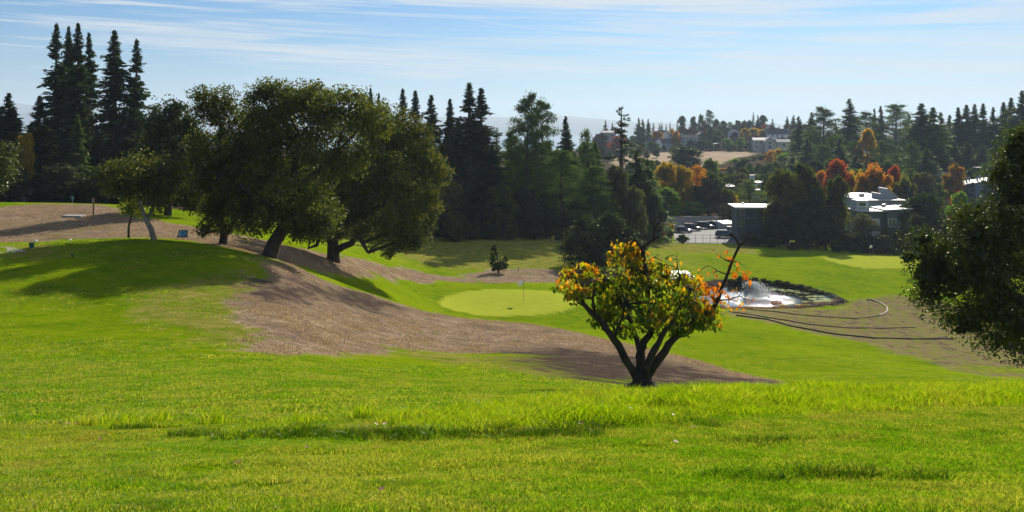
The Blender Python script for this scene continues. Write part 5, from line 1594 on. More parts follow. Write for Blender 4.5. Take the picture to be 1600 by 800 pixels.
# ------------------------------------------------------------------ car park and its surroundings
lot = MB(); P_ = np.array(LOT)
lot.add([(a, b, LOTZ) for a, b in LOT] + [(a, b, LOTZ-.3) for a, b in LOT], [tuple(range(5)), (9, 8, 7, 6, 5)] + [(i, (i+1) % 5, (i+1) % 5+5, i+5) for i in range(5)])
tag(lot.build('car_park', ASPH), kind='structure')
mk = MB()
for i in range(9):
    x0 = at(1060, 236)+i*2.7
    mk.box(x0, x0+.1, 231.5, 236.5, LOTZ+.003, LOTZ+.007)
tag(mk.build('parking_bay_lines', WHITE), kind='structure')
# concrete wall behind the cars
wl = empty('concrete_wall', (at(1028, 238), 238.5, LOTZ-.2)); tag(wl, 'pale concrete retaining wall behind the parked cars, below the clipped hedge', 'wall')
xw = 0
for i in range(8):
    m_ = wl
    part('panel', MB().box(xw, xw+1.86, 0, .22, 0, 2.35-.03*(i % 2), .03), CONC, wl); xw += 1.9
part('coping', MB().box(-.05, xw, -.04, .26, 2.36, 2.46), CONC, wl)
wl2 = empty('concrete_wall', (at(1000, 222), 222, gz(at(1000, 222), 222)-.3), R(54)); tag(wl2, 'low concrete wall running down to the left of the car park', 'wall')
for i in range(7):
    part('panel', MB().box(i*2.0, i*2.0+1.96, 0, .2, 0, 1.7-.02*i, .03), CONC, wl2)


def sections(mb, secs):
    """loft closed cross-sections (lists of equal length)"""
    n = len(secs[0]); vs = [p for s in secs for p in s]; fs = []
    for i in range(len(secs)-1):
        for k in range(n):
            fs.append((i*n+k, i*n+(k+1) % n, (i+1)*n+(k+1) % n, (i+1)*n+k))
    fs.append(tuple(range(n-1, -1, -1))); fs.append(tuple((len(secs)-1)*n+k for k in range(n)))
    return mb.add(vs, fs)


CHROME = principled('light_alloy', (0.5,0.5,0.5), 0.3, 0.9)
LAMPW = glassm('headlamp_glass', (0.7,0.7,0.7), 0.1)
LAMPR = glassm('tail_lamp_glass', (0.35,0.01,0.01), 0.15)
def car(px, Y, yaw, col, kind, label, pz=None):
    x = at(px, Y)
    e = empty('parked_car', (x, Y, LOTZ if pz is None else pz), R(yaw)); tag(e, label, 'car', 'cars in the far car park')
    P_ = paint('car_paint', col)
    suv = kind == 'suv'
    L_, W_, Ht = (4.65, 1.86, 1.68) if suv else (4.6, 1.80, 1.44)
    if kind == 'van': L_, W_, Ht = 4.9, 1.95, 1.95
    bl = .62*Ht if not suv else .6*Ht
    # side stations: x, bottom, shoulder height, half width
    st = [(-L_/2, .42, bl*.80, .72), (-L_/2+.12, .30, bl*.97, .86), (-L_/2+.7, .26, bl*1.02, .96), (-.4, .24, bl, 1.0), (.7, .24, bl*.97, 1.0), (L_/2-.95, .25, bl*.90, .97), (L_/2-.3, .28, bl*.80, .88), (L_/2, .40, bl*.60, .68)]
    mb = MB()
    sections(mb, [[(a, -W_/2*w2*.92, b_), (a, -W_/2*w2, b_+.2), (a, -W_/2*w2, c*.86), (a, -W_/2*w2*.90, c), (a, W_/2*w2*.90, c), (a, W_/2*w2, c*.86), (a, W_/2*w2, b_+.2), (a, W_/2*w2*.92, b_)] for a, b_, c, w2 in st])
    rb = -L_/2+.35 if suv or kind == 'van' else -L_/2+.95
    rf = .35 if not kind == 'van' else .9
    body = part('body', mb, P_, e, True)
    g = MB(); z0 = bl*.97; z1 = Ht-.05
    sections(g, [[(rb-.18, -W_/2*.80, z0), (rb-.18, W_/2*.80, z0), (rb-.02, W_/2*.76, z0+.1), (rb-.02, -W_/2*.76, z0+.1)],
                 [(rb, -W_/2*.88, z0), (rb, W_/2*.88, z0), (rb+.25, W_/2*.74, z1), (rb+.25, -W_/2*.74, z1)],
                 [(rf, -W_/2*.90, z0), (rf, W_/2*.90, z0), (rf-.1, W_/2*.74, z1), (rf-.1, -W_/2*.74, z1)],
                 [(rf+.85, -W_/2*.84, z0-.02), (rf+.85, W_/2*.84, z0-.02), (rf+.78, W_/2*.80, z0+.05), (rf+.78, -W_/2*.80, z0+.05)]])
    part('windows', g, GLASS, e)
    part('roof', MB().box(rb+.18, rf-.02, -W_/2*.75, W_/2*.75, z1-.02, Ht, .04), P_, e)
    for s in (-1, 1):
        for a, b_ in ((rb+.02, rb+.24), ((rb+rf)/2, (rb+rf)/2), (rf+.8, rf-.06)):
            part('pillar', MB().tube([(a, s*W_/2*.89, z0), (b_, s*W_/2*.745, z1)], .045, 5), P_, e)
    for a in (-L_/2+.85, L_/2-.88):
        for s in (-1, 1):
            t = MB(); y0 = s*(W_/2-.10); prof = [(.20, -.11), (.32, -.11), (.345, -.07), (.345, .07), (.32, .11), (.20, .11)]
            t.lathe(prof, 14)
            w2 = link('wheel', t.mesh('wheel', RUB, True), e, (a, y0, .345), (R(90), 0, 0))
            r_ = MB().lathe([(.05, -.118), (.20, -.113), (.20, .113), (.05, .118)], 10)
            link('rim', r_.mesh('rim', CHROME), w2)
    for s in (-1, 1):
        part('headlight', MB().box(L_/2-.24, L_/2-.06, s*W_/2*.58-.16, s*W_/2*.58+.16, bl*.58, bl*.74, .02), LAMPW, e)
        part('tail_light', MB().box(-L_/2-.01, -L_/2+.12, s*W_/2*.62-.12, s*W_/2*.62+.12, bl*.66, bl*.9, .02), LAMPR, e)
    return e


car(1052, 224, -12, (.45,.46,.48), 'suv', 'whitish car half hidden by shrubs, leftmost in the car park')
car(1067, 223, -14, (.02,.024,.035), 'sedan', 'dark low saloon between the white car and the maroon one')
car(1081, 227.3, -16, (.035,.010,.012), 'suv', 'dark maroon sport utility car with a bright bonnet glint')
car(1102, 231.5, -20, (.012,.012,.014), 'suv', 'black sport utility car, second large car from the left')
car(1112, 235.5, -20, (.45,.47,.48), 'sedan', 'silver car between the black and the dark blue ones')
car(1119, 232.6, -65, (.012,.03,.075), 'suv', 'dark blue sport utility car parked nose to the front in the middle')
car(1129, 236.2, -68, (.25,.40,.55), 'sedan', 'light blue car right of the dark blue one')
car(1137, 237.6, -68, (.42,.42,.40), 'sedan', 'whitish car, the farthest right of the back row')
car(1134, 212.6, -10, (.008,.014,.025), 'suv', 'near-black car alone in the front bay beside the steel fence')
car(1149, 217.5, -4, (.28,.34,.38), 'van', 'pale van parked by the low grey garage')
# low garage left of the apartments
gr_ = empty('garage', (at(1144.5, 221), 221, LOTZ)); tag(gr_, 'low grey garage with a pale flat roof left of the three-storey building', 'garage')
part('wall', MB().box(-2.0, 2.4, 0, 7, -.05, 2.05), GREYL, gr_)
rf_ = part('roof', MB().box(-2.15, 2.5, -.15, 7.2, 2.05, 2.22), ROOFW, gr_)
part('door', MB().box(-1.3, 1.5, -.05, .01, 0, 1.8), GREYROOF, gr_)
# steel fence along the front of the car park
fe = empty('steel_fence', (at(1064, 202.6), 202.6, LOTZ)); tag(fe, 'thin steel rail fence along the front of the car park', 'fence')
for i in range(9):
    part('post', MB().lathe([(.045, -.4), (.045, 1.75), (.02, 1.8)], 8, (i*1.55, i*.02, 0)), METAL, fe)
for zz in (.15, .95, 1.65):
    part('rail', MB().tube([(0, 0, zz), (12.4, .16, zz)], .028, 6), METAL, fe)

# ------------------------------------------------------------------ apartment building, three storeys
ab = empty('apartment_building', (at(1153.5, 206), 206, LOTZ-.3), R(-4)); tag(ab, 'three-storey grey apartment building with flat white roof right of the car park', 'building')
part('wall', MB().box(0, 3.2, .9, 9, 0, 7.35).box(3.2, 4.8, 2.4, 9, 0, 7.35).box(4.8, 11, .3, 9, 0, 7.35), GREYW, ab)
rr_ = part('roof', MB().prism([(-.8, 7.35), (11.6, 7.35), (11.6, 7.6), (-.8, 7.6)], -.5, 9.6, 'y'), ROOFW, ab)
part('fascia', MB().box(-.85, 11.65, -.56, -.50, 7.22, 7.62), GREYL, rr_)
for i, zz in enumerate((2.35, 4.85)):
    bal = part('balcony', MB().box(-.4, 4.8, -.3, .9, zz, zz+.16), GREYW, ab)
    part('balustrade', MB().box(-.4, 4.8, -.3, -.24, zz+.18, zz+1.0), GREYW, bal)
    part('trim', MB().box(4.85, 11, .22, .30, zz+.02, zz+.2), GREYROOF, ab)
for fl in range(3):
    zz = .75+fl*2.47
    window(ab, 1.0, zz+.1, .8, 1.25, .898)
    window(ab, 4.0, zz, 1.3, 1.35, 2.398, CURT)
    window(ab, 5.8, zz+.15, .9, 1.15, .298, CURT if fl else GLASS)
    window(ab, 8.2, zz+.15, 1.5, 1.15, .298)
for a, b_ in ((2.0, 6), (8, 5), (9.3, 4)):
    part('roof_vent', MB().lathe([(.16, 7.6), (.16, 8.0), (.22, 8.02), (.22, 8.1)], 8, (a, b_, 0)), METAL, ab)

# flat roofed apartment wing with dormer, fins
fb = empty('flat_roofed_building', (at(1345, 204), 204, -26.5)); tag(fb, 'dark grey building with bright flat roofs, rooftop dormer and slanted fins below the orange maple', 'building')
part('wall', MB().box(0, 10.2, .6, 8, 0, 8.9-.25).box(5.4, 10.2, -.2, .6, 0, 8.95), GREYW, fb)
part('wall', MB().box(4.6, 13.5, 10.5, 34, 0, 10.2), GREYL, fb)
part('roof', MB().box(-.5, 5.6, -.1, 8.2, 8.66, 8.86), ROOFW, fb)
part('roof', MB().prism([(5.0, 8.96), (10.8, 9.3), (10.8, 9.5), (5.0, 9.16)], -.7, 8.2, 'y'), ROOFW, fb)
part('roof', MB().box(4.2, 13.9, 10.1, 35, 10.2, 10.42), ROOFW, fb)
dm = part('dormer', MB().prism([(-.1, 8.87), (3.0, 8.87), (2.8, 10.9), (.2, 10.9)], 3, 6.5, 'y'), ROOFW, fb)
fo_ = part('window', MB().box(.55, 2.35, 2.93, 2.99, 9.5, 10.6), WHITE, dm); part('pane', MB().box(.7, 2.2, 2.90, 2.925, 9.65, 10.45), GLASS, fo_)
for a, b_, c in ((8.6, 12, 11.6), (11.0, 14, 12.6)):
    f_ = part('fin', MB().prism([(a, 10.43), (a+2.4, 10.43), (a+2.4, 10.7), (a+.3, c), (a, c)], b_, b_+5, 'y'), GREYL, fb)
    part('coping', MB().prism([(a-.05, c+.01), (a+.3, c+.01), (a+2.5, 10.72), (a+2.5, 10.9), (a+.3, c+.16), (a-.05, c+.16)], b_-.1, b_+5.1, 'y'), ROOFW, f_)
for a, b_ in ((1.5, 7), (6.5, 5), (7.2, 6), (9.3, 2.5), (7.0, 20), (7.8, 20.5)):
    part('roof_vent', MB().box(a, a+.5, b_, b_+.5, 8.9 if b_ < 10 else 10.43, (9.9 if b_ < 10 else 11.2)), METAL, fb)
for a, m_ in ((1.2, GLASS), (3.4, CURT), (6.6, GLASS), (8.9, CURT)):
    for zz in (5.6, 2.9):
        window(fb, a, zz, 1.5, 1.5, .598 if a < 5 else -.202, m_)

# terraced houses with stepped single-pitch roofs
for i in range(4):
    Yt = 300-i*4
    x = at(1508+i*17, Yt)
    e = empty('terraced_house', (x, Yt, -24.2), R(-14)); tag(e, ['leftmost, lowest', 'second from the left', 'third from the left', 'rightmost, highest'][i] + ' of the grey terraced houses with slanted roofs at right', 'house', 'terraced houses with slanted roofs')
    h0 = 6.3+i*.75
    part('wall', MB().prism([(0, 0), (3.9, 0), (3.9, h0+1.0), (0, h0)], 0, 11, 'y'), BLUEW if i % 2 else GREYW, e)
    r_ = part('roof', MB().prism([(-.35, h0+.0), (4.1, h0+1.12), (4.1, h0+1.34), (-.35, h0+.22)], -.4, 11.4, 'y'), GREYROOF, e)
    part('fascia', MB().prism([(-.4, h0-.02), (4.15, h0+1.10), (4.15, h0+1.38), (-.4, h0+.26)], -.48, -.41, 'y'), ROOFW, r_)
    for a, b_ in ((1.2, 4), (2.6, 7)):
        part('flue', MB().lathe([(.22, h0+.3), (.22, h0+2.0), (.3, h0+2.02), (.3, h0+2.25)], 8, (a, b_, 0)), GREYL, e)
    for zz in (4.0, 1.2):
        window(e, 1.95, zz, 1.6, 1.3, -.002, GLASS)


def flat_block(px, Y, top, w_, d, h, label, wall=GREYL, roof=ROOFW, rz=0, wins=3, extra=None):
    z = -(top-HZ)/F*Y - h
    e = empty('flat_roofed_house', (at(px, Y), Y, z), R(rz)); tag(e, label, 'building')
    part('wall', MB().box(-w_/2, w_/2, 0, d, -2, h-.25), wall, e)
    part('roof', MB().box(-w_/2-.5, w_/2+.5, -.5, d+.5, h-.25, h), roof, e)
    for i in range(wins):
        window(e, -w_/2+w_*(i+.5)/wins, h-2.1, w_/wins*.45, 1.2, -.002)
    if extra:
        a, b_, ww, hh = extra
        part('roof_box', MB().box(a, a+ww, b_, b_+ww, h, h+hh), ROOFW, e)
    return e


flat_block(1141, 300, 291, 5.0, 9, 3.2, 'low house with bright white flat roof above the parked cars', GREYW, ROOFW, 8, 2, (0, 2, .9, .5))
flat_block(1180, 318, 285, 6.2, 9, 3.4, 'white flat roofed house with a square roof box behind the dark tree', WHITE, ROOFW, -6, 2, (-1.6, 1, 1.6, 2.4))
flat_block(1190, 300, 297, 4, 5, 3.0, 'small white roofed house just below the one with the roof box', WHITE, ROOFW, 0, 1)
flat_block(1470, 335, 269, 8, 10, 3.2, 'long low building with a glaring white roof left of the round turning maple', GREYL, ROOFW, 0, 3)
flat_block(1473, 352, 261, 9, 9, 4.5, 'grey roofed building behind the glaring white roof', BLUEW, GREYROOF, 5, 3)
flat_block(1497, 375, 252, 6, 8, 4.5, 'pale grey building in the trees above the round turning maple', GREYL, GREYROOF, 8, 2)
flat_block(1512, 400, 236, 3, 5, 3.5, 'small white gable glimpsed among the dark conifers at right', WHITE, GREYROOF, 0, 1)
flat_block(1550, 330, 262, 5, 6, 4, 'pale house part glimpsed left of the overhanging oak', GREYL, GREYROOF, 10, 1)
gable_house(1425, 470, 226, 9, 8, 4.0, 3.2, 12, 'grey gabled house on the wooded right slope with solar-blue roof', GREYL, SLATE, [(-2.5, 1, 1, 1.4), (0, 1, 1, 1.4), (2.5, 1, 1, 1.4)], (2.5, 5, .6), ridge='x')
gable_house(1414, 466, 226, 5, 8, 3.8, 2.8, 10, 'small front gable house left of the house with solar-blue roof', GREYL, GREYROOF, [(0, 1.4, 1.2, 1.4)], ridge='y')
gable_house(1396, 470, 230, 6, 7, 4.2, 1.5, 0, 'pale house at the left of the gabled group on the right slope', BLUEW, GREYROOF, [(-1.5, 1.5, 1, 1.3), (1.5, 1.5, 1, 1.3)], ridge='x')
gable_house(1357, 400, 240, 4, 5, 4.4, 1.6, 0, 'narrow dark roofed house among the trees left of the yellow-orange tree', WHITE, SLATE, [(0, 1.2, 1, 1.2)], ridge='y')
# houses on the far ridge
gable_house(1040, 655, 228, 12, 10, 4.5, 6.0, 20, 'tall dark steep roofed house with pale gable on the far ridge at left', WHITE, SLATE, [(-3, 1.5, 1.2, 1.6), (3, 1.5, 1.2, 1.6)], ridge='y')
gable_house(1030, 635, 232, 16, 8, 3.8, 2.6, 4, 'long dark roofed house in front of the steep gabled one', BLUEW, SLATE, [(-5, 1, 1.3, 1.6), (-1, 1, 1.3, 1.6), (3, 1, 1.3, 1.6), (6, 1, 1.3, 1.6)], ridge='x')
gable_house(1029, 632, 232, 4.5, 4, 4.0, 3.0, 4, 'white front gable wing standing before the long dark roof', WHITE, SLATE, [(0, 1.2, 1.4, 1.8)], ridge='y')
gable_house(1052, 660, 226, 6, 8, 5.2, 2.2, -8, 'small cream house right of the steep dark roof', CREAM, SLATE, [(0, 1.5, 1.3, 1.6)], ridge='x')
gable_house(1072, 650, 226, 17, 9, 4.2, 2.4, 3, 'blue-grey house with square chimney on the far ridge', BLUEW, SLATE, [(-6, 1, 1.4, 1.5), (-2, 1, 1.4, 1.5), (2, 1, 1.4, 1.5), (6, 1, 1.4, 1.5)], (-2.8, 1, 1.2), ridge='x')
gable_house(1097, 665, 224, 9, 9, 4.2, 3.6, 0, 'dark pyramid-like gabled house right of the blue-grey one', WOODD, SLATE, [(0, 1, 1.5, 1.5)], ridge='y')
gable_house(1150, 690, 218, 6, 7, 4.4, 2.8, 14, 'small white gable among trees in the middle of the far ridge', WHITE, GREYROOF, [(0, 1.6, 1.2, 1.5)], ridge='y')
gable_house(1189, 605, 233, 9, 8, 5.6, 1.4, -3, 'cream two-storey house with pale roof at the right end of the dry field', CREAM, GREYROOF, [(-2.8, 3.4, 1.2, 1.3), (0, 3.4, 1.2, 1.3), (-2.8, .8, 1.2, 1.5), (2.6, .8, 1.2, 1.5)], ridge='x')
gable_house(1203, 600, 233, 6, 9, 4.8, 2.6, -3, 'cream front gable with dark porch right of the two-storey house', CREAM, GREYROOF, [(0, 3.2, 1.6, 1.3), (0, .6, 1.8, 1.7)], ridge='y')
gable_house(1218, 690, 216, 17, 9, 3.2, 3.4, 3, 'white house under a long dark roof with pale chimney on the ridge', WHITE, SLATE, [(-5, 1, 1.2, 1.3), (-1.5, 1, 1.2, 1.3), (2, 1, 1.2, 1.3)], (7.2, 3, .6), ridge='x')
gable_house(1206, 694, 215, 9, 9, 4.0, 5.2, 3, 'steep dark gable at the left end of the long dark roof', SLATE, SLATE, [(0, 1, 1.2, 1.3)], ridge='y')
gable_house(1225, 600, 230, 8, 7, 3.2, 1.6, 0, 'low cream house half behind the plum-coloured tree', CREAM, GREYROOF, [(0, .9, 1.4, 1.3)], ridge='x')
gable_house(952, 640, 216, 9, 7, 3.6, 1.2, 0, 'pale flat-looking house peeping behind the gap-topped fir', GREYL, GREYROOF, [(-2, 1, 1.3, 1.2), (2, 1, 1.3, 1.2)], ridge='x')
# white canopy on posts
cn = empty('garden_canopy', (at(1121, 622), 622, -(231-HZ)/F*622)); tag(cn, 'white canopy roof on posts at the top edge of the dry field', 'canopy')
part('canopy_roof', MB().prism([(-3, 2.4), (0, 3.0), (3, 2.4), (3, 2.52), (0, 3.14), (-3, 2.52)], -1.5, 1.5, 'y'), WHITE, cn)
for a in (-2.7, 2.7):
    for b_ in (-1.3, 1.3):
        part('post', MB().box(a-.06, a+.06, b_-.06, b_+.06, -1, 2.42), WHITE, cn)
# posts and rails along the right edge of the field
ff = empty('field_fence', place(1164, 500)); tag(ff, 'line of posts and rails along the right edge of the dry field', 'fence')
for i in range(9):
    p = place(1163+i*3.4, 490+i*12); q = p - ff.location
    part('post', MB().box(q.x-.12, q.x+.12, q.y-.12, q.y+.12, q.z-.5, q.z+1.9), WOODD, ff)
    if i:
        for zz in (.8, 1.5):
            part('rail', MB().tube([(q0.x, q0.y, q0.z+zz), (q.x, q.y, q.z+zz)], .05, 4), WOODD, ff)
    q0 = q

# far brown retaining terrace under the field
for i in range(3):
    e = empty('terrace_wall', (at(1160+i*16, 430-i*4), 430-i*4, gz(at(1160+i*16, 430-i*4), 430-i*4)-.3), R(-4)); tag(e, ['left', 'middle', 'right'][i]+' length of the brown terrace wall below the dry field', 'wall', 'brown terrace walls')
    part('board', MB().box(0, 4.5, 0, .2, 0, 1.3), WOODD, e); part('board', MB().box(0, 4.5, .03, .23, 1.33, 2.4), WOODD, e)

# houses glimpsed behind the centre trees
gable_house(730, 200, 330, 9, 7, 3.4, 1.4, 0, 'blue-grey roofed house glimpsed behind the round dark-topped tree', GREYL, BLUEW, [(-2, 1, 1.2, 1.3), (2, 1, 1.2, 1.3)], ridge='x')
gable_house(812, 205, 318, 10, 7, 3.4, 1.4, 0, 'pale roofed house glimpsed behind the centre pines', CREAM, GREYROOF, [(-2, 1, 1.2, 1.3), (2, 1, 1.2, 1.3)], ridge='x')
gable_house(893, 210, 320, 9, 7, 3.4, 2.0, 25, 'house with slanting pale roof glimpsed behind the bare-trunked pine', CREAM, GREYROOF, [(0, 1, 1.2, 1.3)], ridge='y')

# ------------------------------------------------------------------ pond, fountain, pump house
wm, t_, o_ = newmat('pond_water')
b_ = nd(t_, 'ShaderNodeBsdfPrincipled'); b_.inputs['Base Color'].default_value = (0.020, 0.026, 0.016, 1)
b_.inputs['Roughness'].default_value = 0.04; b_.inputs['IOR'].default_value = 1.33; b_.inputs['Specular IOR Level'].default_value = 0.6
g_ = nd(t_, 'ShaderNodeNewGeometry')
FX, FY = at(1165, 135), 135.0
vd = nd(t_, 'ShaderNodeVectorMath', operation='DISTANCE'); t_.links.new(g_.outputs['Position'], vd.inputs[0]); vd.inputs[1].default_value = (FX+.8, FY-.5, PZ)
near = mth(t_, 'SUBTRACT', 1.0, mth(t_, 'DIVIDE', vd.outputs['Value'], 7.0), clamp=True)
n_ = noise(t_, g_.outputs['Position'], 3.5, 4, 0.6)
n2_ = noise(t_, g_.outputs['Position'], 14, 3, 0.6)
bp = nd(t_, 'ShaderNodeBump'); bp.inputs['Distance'].default_value = 0.10
t_.links.new(mth(t_, 'ADD', 0.04, mth(t_, 'MULTIPLY', near, 1.0)), bp.inputs['Strength'])
t_.links.new(mth(t_, 'ADD', n_, mth(t_, 'MULTIPLY', n2_, .5)), bp.inputs['Height']); t_.links.new(bp.outputs[0], b_.inputs['Normal'])
# froth thrown down by the fountain and sun glare painted in whiten the water round it
froth_glare = mth(t_, 'MULTIPLY', ramp(t_, near, [(0.0, 0), (0.40, 1)]), ramp(t_, n2_, [(0.35, 0.2), (0.6, 1)]))
t_.links.new(mixc(t_, mth(t_, 'MULTIPLY', froth_glare, 0.85), (0.020,0.026,0.016), (0.85,0.88,0.9)), b_.inputs['Base Color'])
t_.links.new(b_.outputs[0], o_.inputs[0])
wv = [(a, b, PZ) for a, b in POND]
cxp = sum(a for a, b in POND)/len(POND); cyp = sum(b for a, b in POND)/len(POND)
wv = [(cxp+(a-cxp)*1.06, cyp+(b-cyp)*1.10, PZ) for a, b, c in wv]
wmb = MB().add(wv, [tuple(range(len(wv)))])
tag(wmb.build('pond_water', wm), kind='structure')
fn = empty('fountain', (FX, FY, PZ)); tag(fn, 'white floating fountain jet spraying over the pond behind the autumn tree', 'fountain')
part('float', MB().lathe([(.1, -.1), (.42, -.06), (.46, .04), (.3, .12), (.08, .16), (.06, .3)], 14), METAL, fn, True)
rng = np.random.default_rng(9)
n = 13000
tt = rng.uniform(0, 1, n); az_ = rng.uniform(0, 6.283, n); sp_ = rng.uniform(.2, 1, n)**.7
vz = 6.6*(1-.55*sp_*rng.random(n)); tf = 2*vz/9.8; ti = tt*tf
rad = sp_**1.6*1.7*ti*rng.uniform(.7, 1.1, n); wind = 1.9*ti*ti*rng.uniform(.5, 1.5, n)
DP = np.stack([rad*np.cos(az_)+wind, rad*np.sin(az_)*.9-.25*wind, .2+vz*ti-4.9*ti*ti+rng.normal(0, .05, n)], 1)
DP = DP[DP[:, 2] > 0]; n = len(DP)
tet = np.array([(1, 1, 1), (1, -1, -1), (-1, 1, -1), (-1, -1, 1)])*.55
sz = rng.uniform(.02, .06, n)
V = (DP[:, None, :] + tet[None]*sz[:, None, None]*np.array([.7, .7, 1.6])).reshape(-1, 3)
Ft = (np.array([(0, 1, 2), (0, 3, 1), (0, 2, 3), (1, 3, 2)])[None] + (np.arange(n)*4)[:, None, None]).reshape(-1, 3)
SPR = leafmat('water_spray', [(.85,.88,.9),(.9,.92,.95)], .5, (1, 1, 1), gloss=.2, objvar=0)
tag(link('spray', mesh_np('spray', V, Ft, [SPR], True, {'tint': np.full(len(V), .5)}), fn), kind='stuff')
# algae rafts and wet mud at the right end of the pond
ALG = principled('algae', (0.34,0.38,0.16), 0.95, spec=0.1, var=0.35, scale=2.5, col2=(0.16,0.20,0.04))
al = MB()
for q in range(90):
    px, Y = random.choice([(1262,132.6,),(1285,134.4),(1272,136.4),(1252,139.2),(1236,141.6),(1294,133.6),(1282,133),(1250,130.2),(1215,143)])
    n = 9; c = (at(px, Y)+random.gauss(0, 1.3), Y+random.gauss(0, .55)); r_ = random.uniform(.12, .5)
    if seg_dist(np.array([c[0]]), np.array([c[1]]), POND)[0] < .1: continue
    al.add([(c[0]+math.cos(k*2*math.pi/n)*r_*random.uniform(1, 1.9), c[1]+math.sin(k*2*math.pi/n)*r_*random.uniform(.5, .9), PZ+.012+.0007*q) for k in range(n)], [tuple(range(n))])
tag(al.build('algae', ALG), kind='stuff')
RDM = leafmat('reed_blade', [(0.11,0.050,0.022),(0.20,0.095,0.040),(0.30,0.17,0.075)], 0.4, (1.2,1,.7), gloss=0.02, objvar=0)
rl = blade_patch('reed_clump', 1.4, 380, 0.15, 1.0, 0.018, RDM, 400, 0.6)
tag(link('reed_clump', rl, None, (at(1213, 130.6), 130.6, PZ-.05)), 'rust-brown reed clump standing in the near edge of the pond', 'reeds')
wx_, wy_ = [], []
for a in np.linspace(0, 1, 260):
    px = 1100+a*205; Yw = np.interp(px, [1098,1120,1180,1240,1290,1312], [126,124.5,127,128.5,131,134.5])
    wx_.append(at(px, Yw)+random.gauss(0, .3)); wy_.append(Yw-.3+random.gauss(0, .35))
wp = [blade_patch('pond_weed', .5, 60, .06, .34, .018, RDM, 410+i, .8) for i in range(2)]
scatter('pond_edge_weeds', np.array(wx_), np.array(wy_), wp, .5, 1.2, seed=12)
for i, (px, Y, top, w_, m_) in enumerate([(1168,147.5,433,18,'broad'),(1180,147.3,434,18,'oakdark'),(1193,147.2,436,18,'oakdark'),(1205,147.2,437,17,'broad'),(1217,146.8,438,18,'oakdark'),(1229,146.2,440,18,'broad'),(1241,145.6,443,17,'oakdark'),(1252,144.8,445,17,'oakdark'),(1263,143.8,448,17,'oak'),(1273,142.6,451,16,'oakdark'),(1283,141.4,454,16,'oakdark'),(1293,140.2,457,15,'broad'),(1302,138.6,461,14,'oakdark'),(1311,136.8,465,13,'oak'),(1157,148,432,16,'oakdark'),(1144,148.2,434,16,'broad')]):
    tree('bush%d' % (i % 3), px, Y-1.6, top-1, w_*1.3, 'bank_shrub', ORD[[14, 15].index(i) if i > 13 else i+2] + ' low dark shrub from the left along the far bank of the pond', 'shrub', mat=LM[m_], group='shrubs along the far pond bank', base=HZ+24.15*F/(Y-1.6))
ph = empty('pump_house', (at(1049, 139), 139, -23.4), R(14))
tag(ph, 'dark green pump house with sloping white roof beside the pond', 'shed')
part('wall', MB().prism([(0, -1.2), (3.4, -1.2), (3.4, 1.55), (0, 1.95)], 0, 2.6, 'y'), DGREEN, ph)
part('roof', MB().prism([(-.6, 1.6), (3.7, 1.42), (3.7, 1.54), (-.6, 1.72)], -.5, .2, 'y').add([(-.35, -.35, 1.62), (3.8, -.35, 1.50), (3.8, 3.1, 2.05), (-.35, 3.1, 2.25), (-.35, -.35, 1.74), (3.8, -.35, 1.62), (3.8, 3.1, 2.17), (-.35, 3.1, 2.37)], [(3, 2, 1, 0), (4, 5, 6, 7), (0, 1, 5, 4), (1, 2, 6, 5), (2, 3, 7, 6), (3, 0, 4, 7)]), ROOFW, ph)
part('door', MB().box(.5, 1.4, -.05, -.005, -.8, 1.2), DGREEN, ph)
part('window', MB().box(2.0, 2.9, -.05, -.005, .3, 1.0), WHITE, ph)

# ------------------------------------------------------------------ straw wattles laid along the erosion slope
WAT = principled('straw_wattle', (0.26,0.19,0.12), 0.95, var=0.35, bump=1.0, bscale=30, scale=8)
WATL = principled('bleached_wattle', (0.46,0.40,0.32), 0.95, var=0.25, bump=1.0, bscale=30, scale=8)
WATD = principled('dark_wattle', (0.06,0.045,0.03), 0.95, var=0.3, bump=1.0, bscale=30, scale=8)
def wattle(pts, label, mat, r_=.075):
    W = [onground(a, b, 60) for a, b in pts]
    P = []
    for i in range(len(W)-1):
        n = max(2, int((W[i+1]-W[i]).length/.8))
        for k in range(n):
            q = W[i].lerp(W[i+1], k/n); P.append(Vector((q.x, q.y+random.uniform(-.06, .06), gz(q.x, q.y)+r_*.7)))
    P.append(W[-1]+Vector((0, 0, r_*.7)))
    o0 = P[0].copy()
    me = MB().tube([p-o0 for p in P], [r_*random.uniform(.85, 1.15) for _ in P], 8).mesh('straw_wattle', mat, True)
    tag(link('straw_wattle', me, None, o0), label, 'erosion roll', 'straw erosion rolls on the slope')
wattle([(1126,483),(1160,483),(1200,486.5),(1261,493),(1335,498),(1380,493)], 'uppermost long straw erosion roll, running below the pond', WAT)
wattle([(1354,469),(1366,470),(1376,474),(1386,481),(1387,486),(1382,491),(1372,494)], 'short pale curved straw roll hooking round right of the pond', WATL, .11)
wattle([(1140,487),(1200,497),(1254,505),(1321,512),(1380,513),(1430,512)], 'middle straw erosion roll, thin and dark, ending near the overhanging oak', WAT)
wattle([(1150,493),(1200,500),(1234,510),(1301,522),(1369,528),(1430,529.5),(1490,530)], 'lowest straw erosion roll, reaching farthest right', WATD, .085)

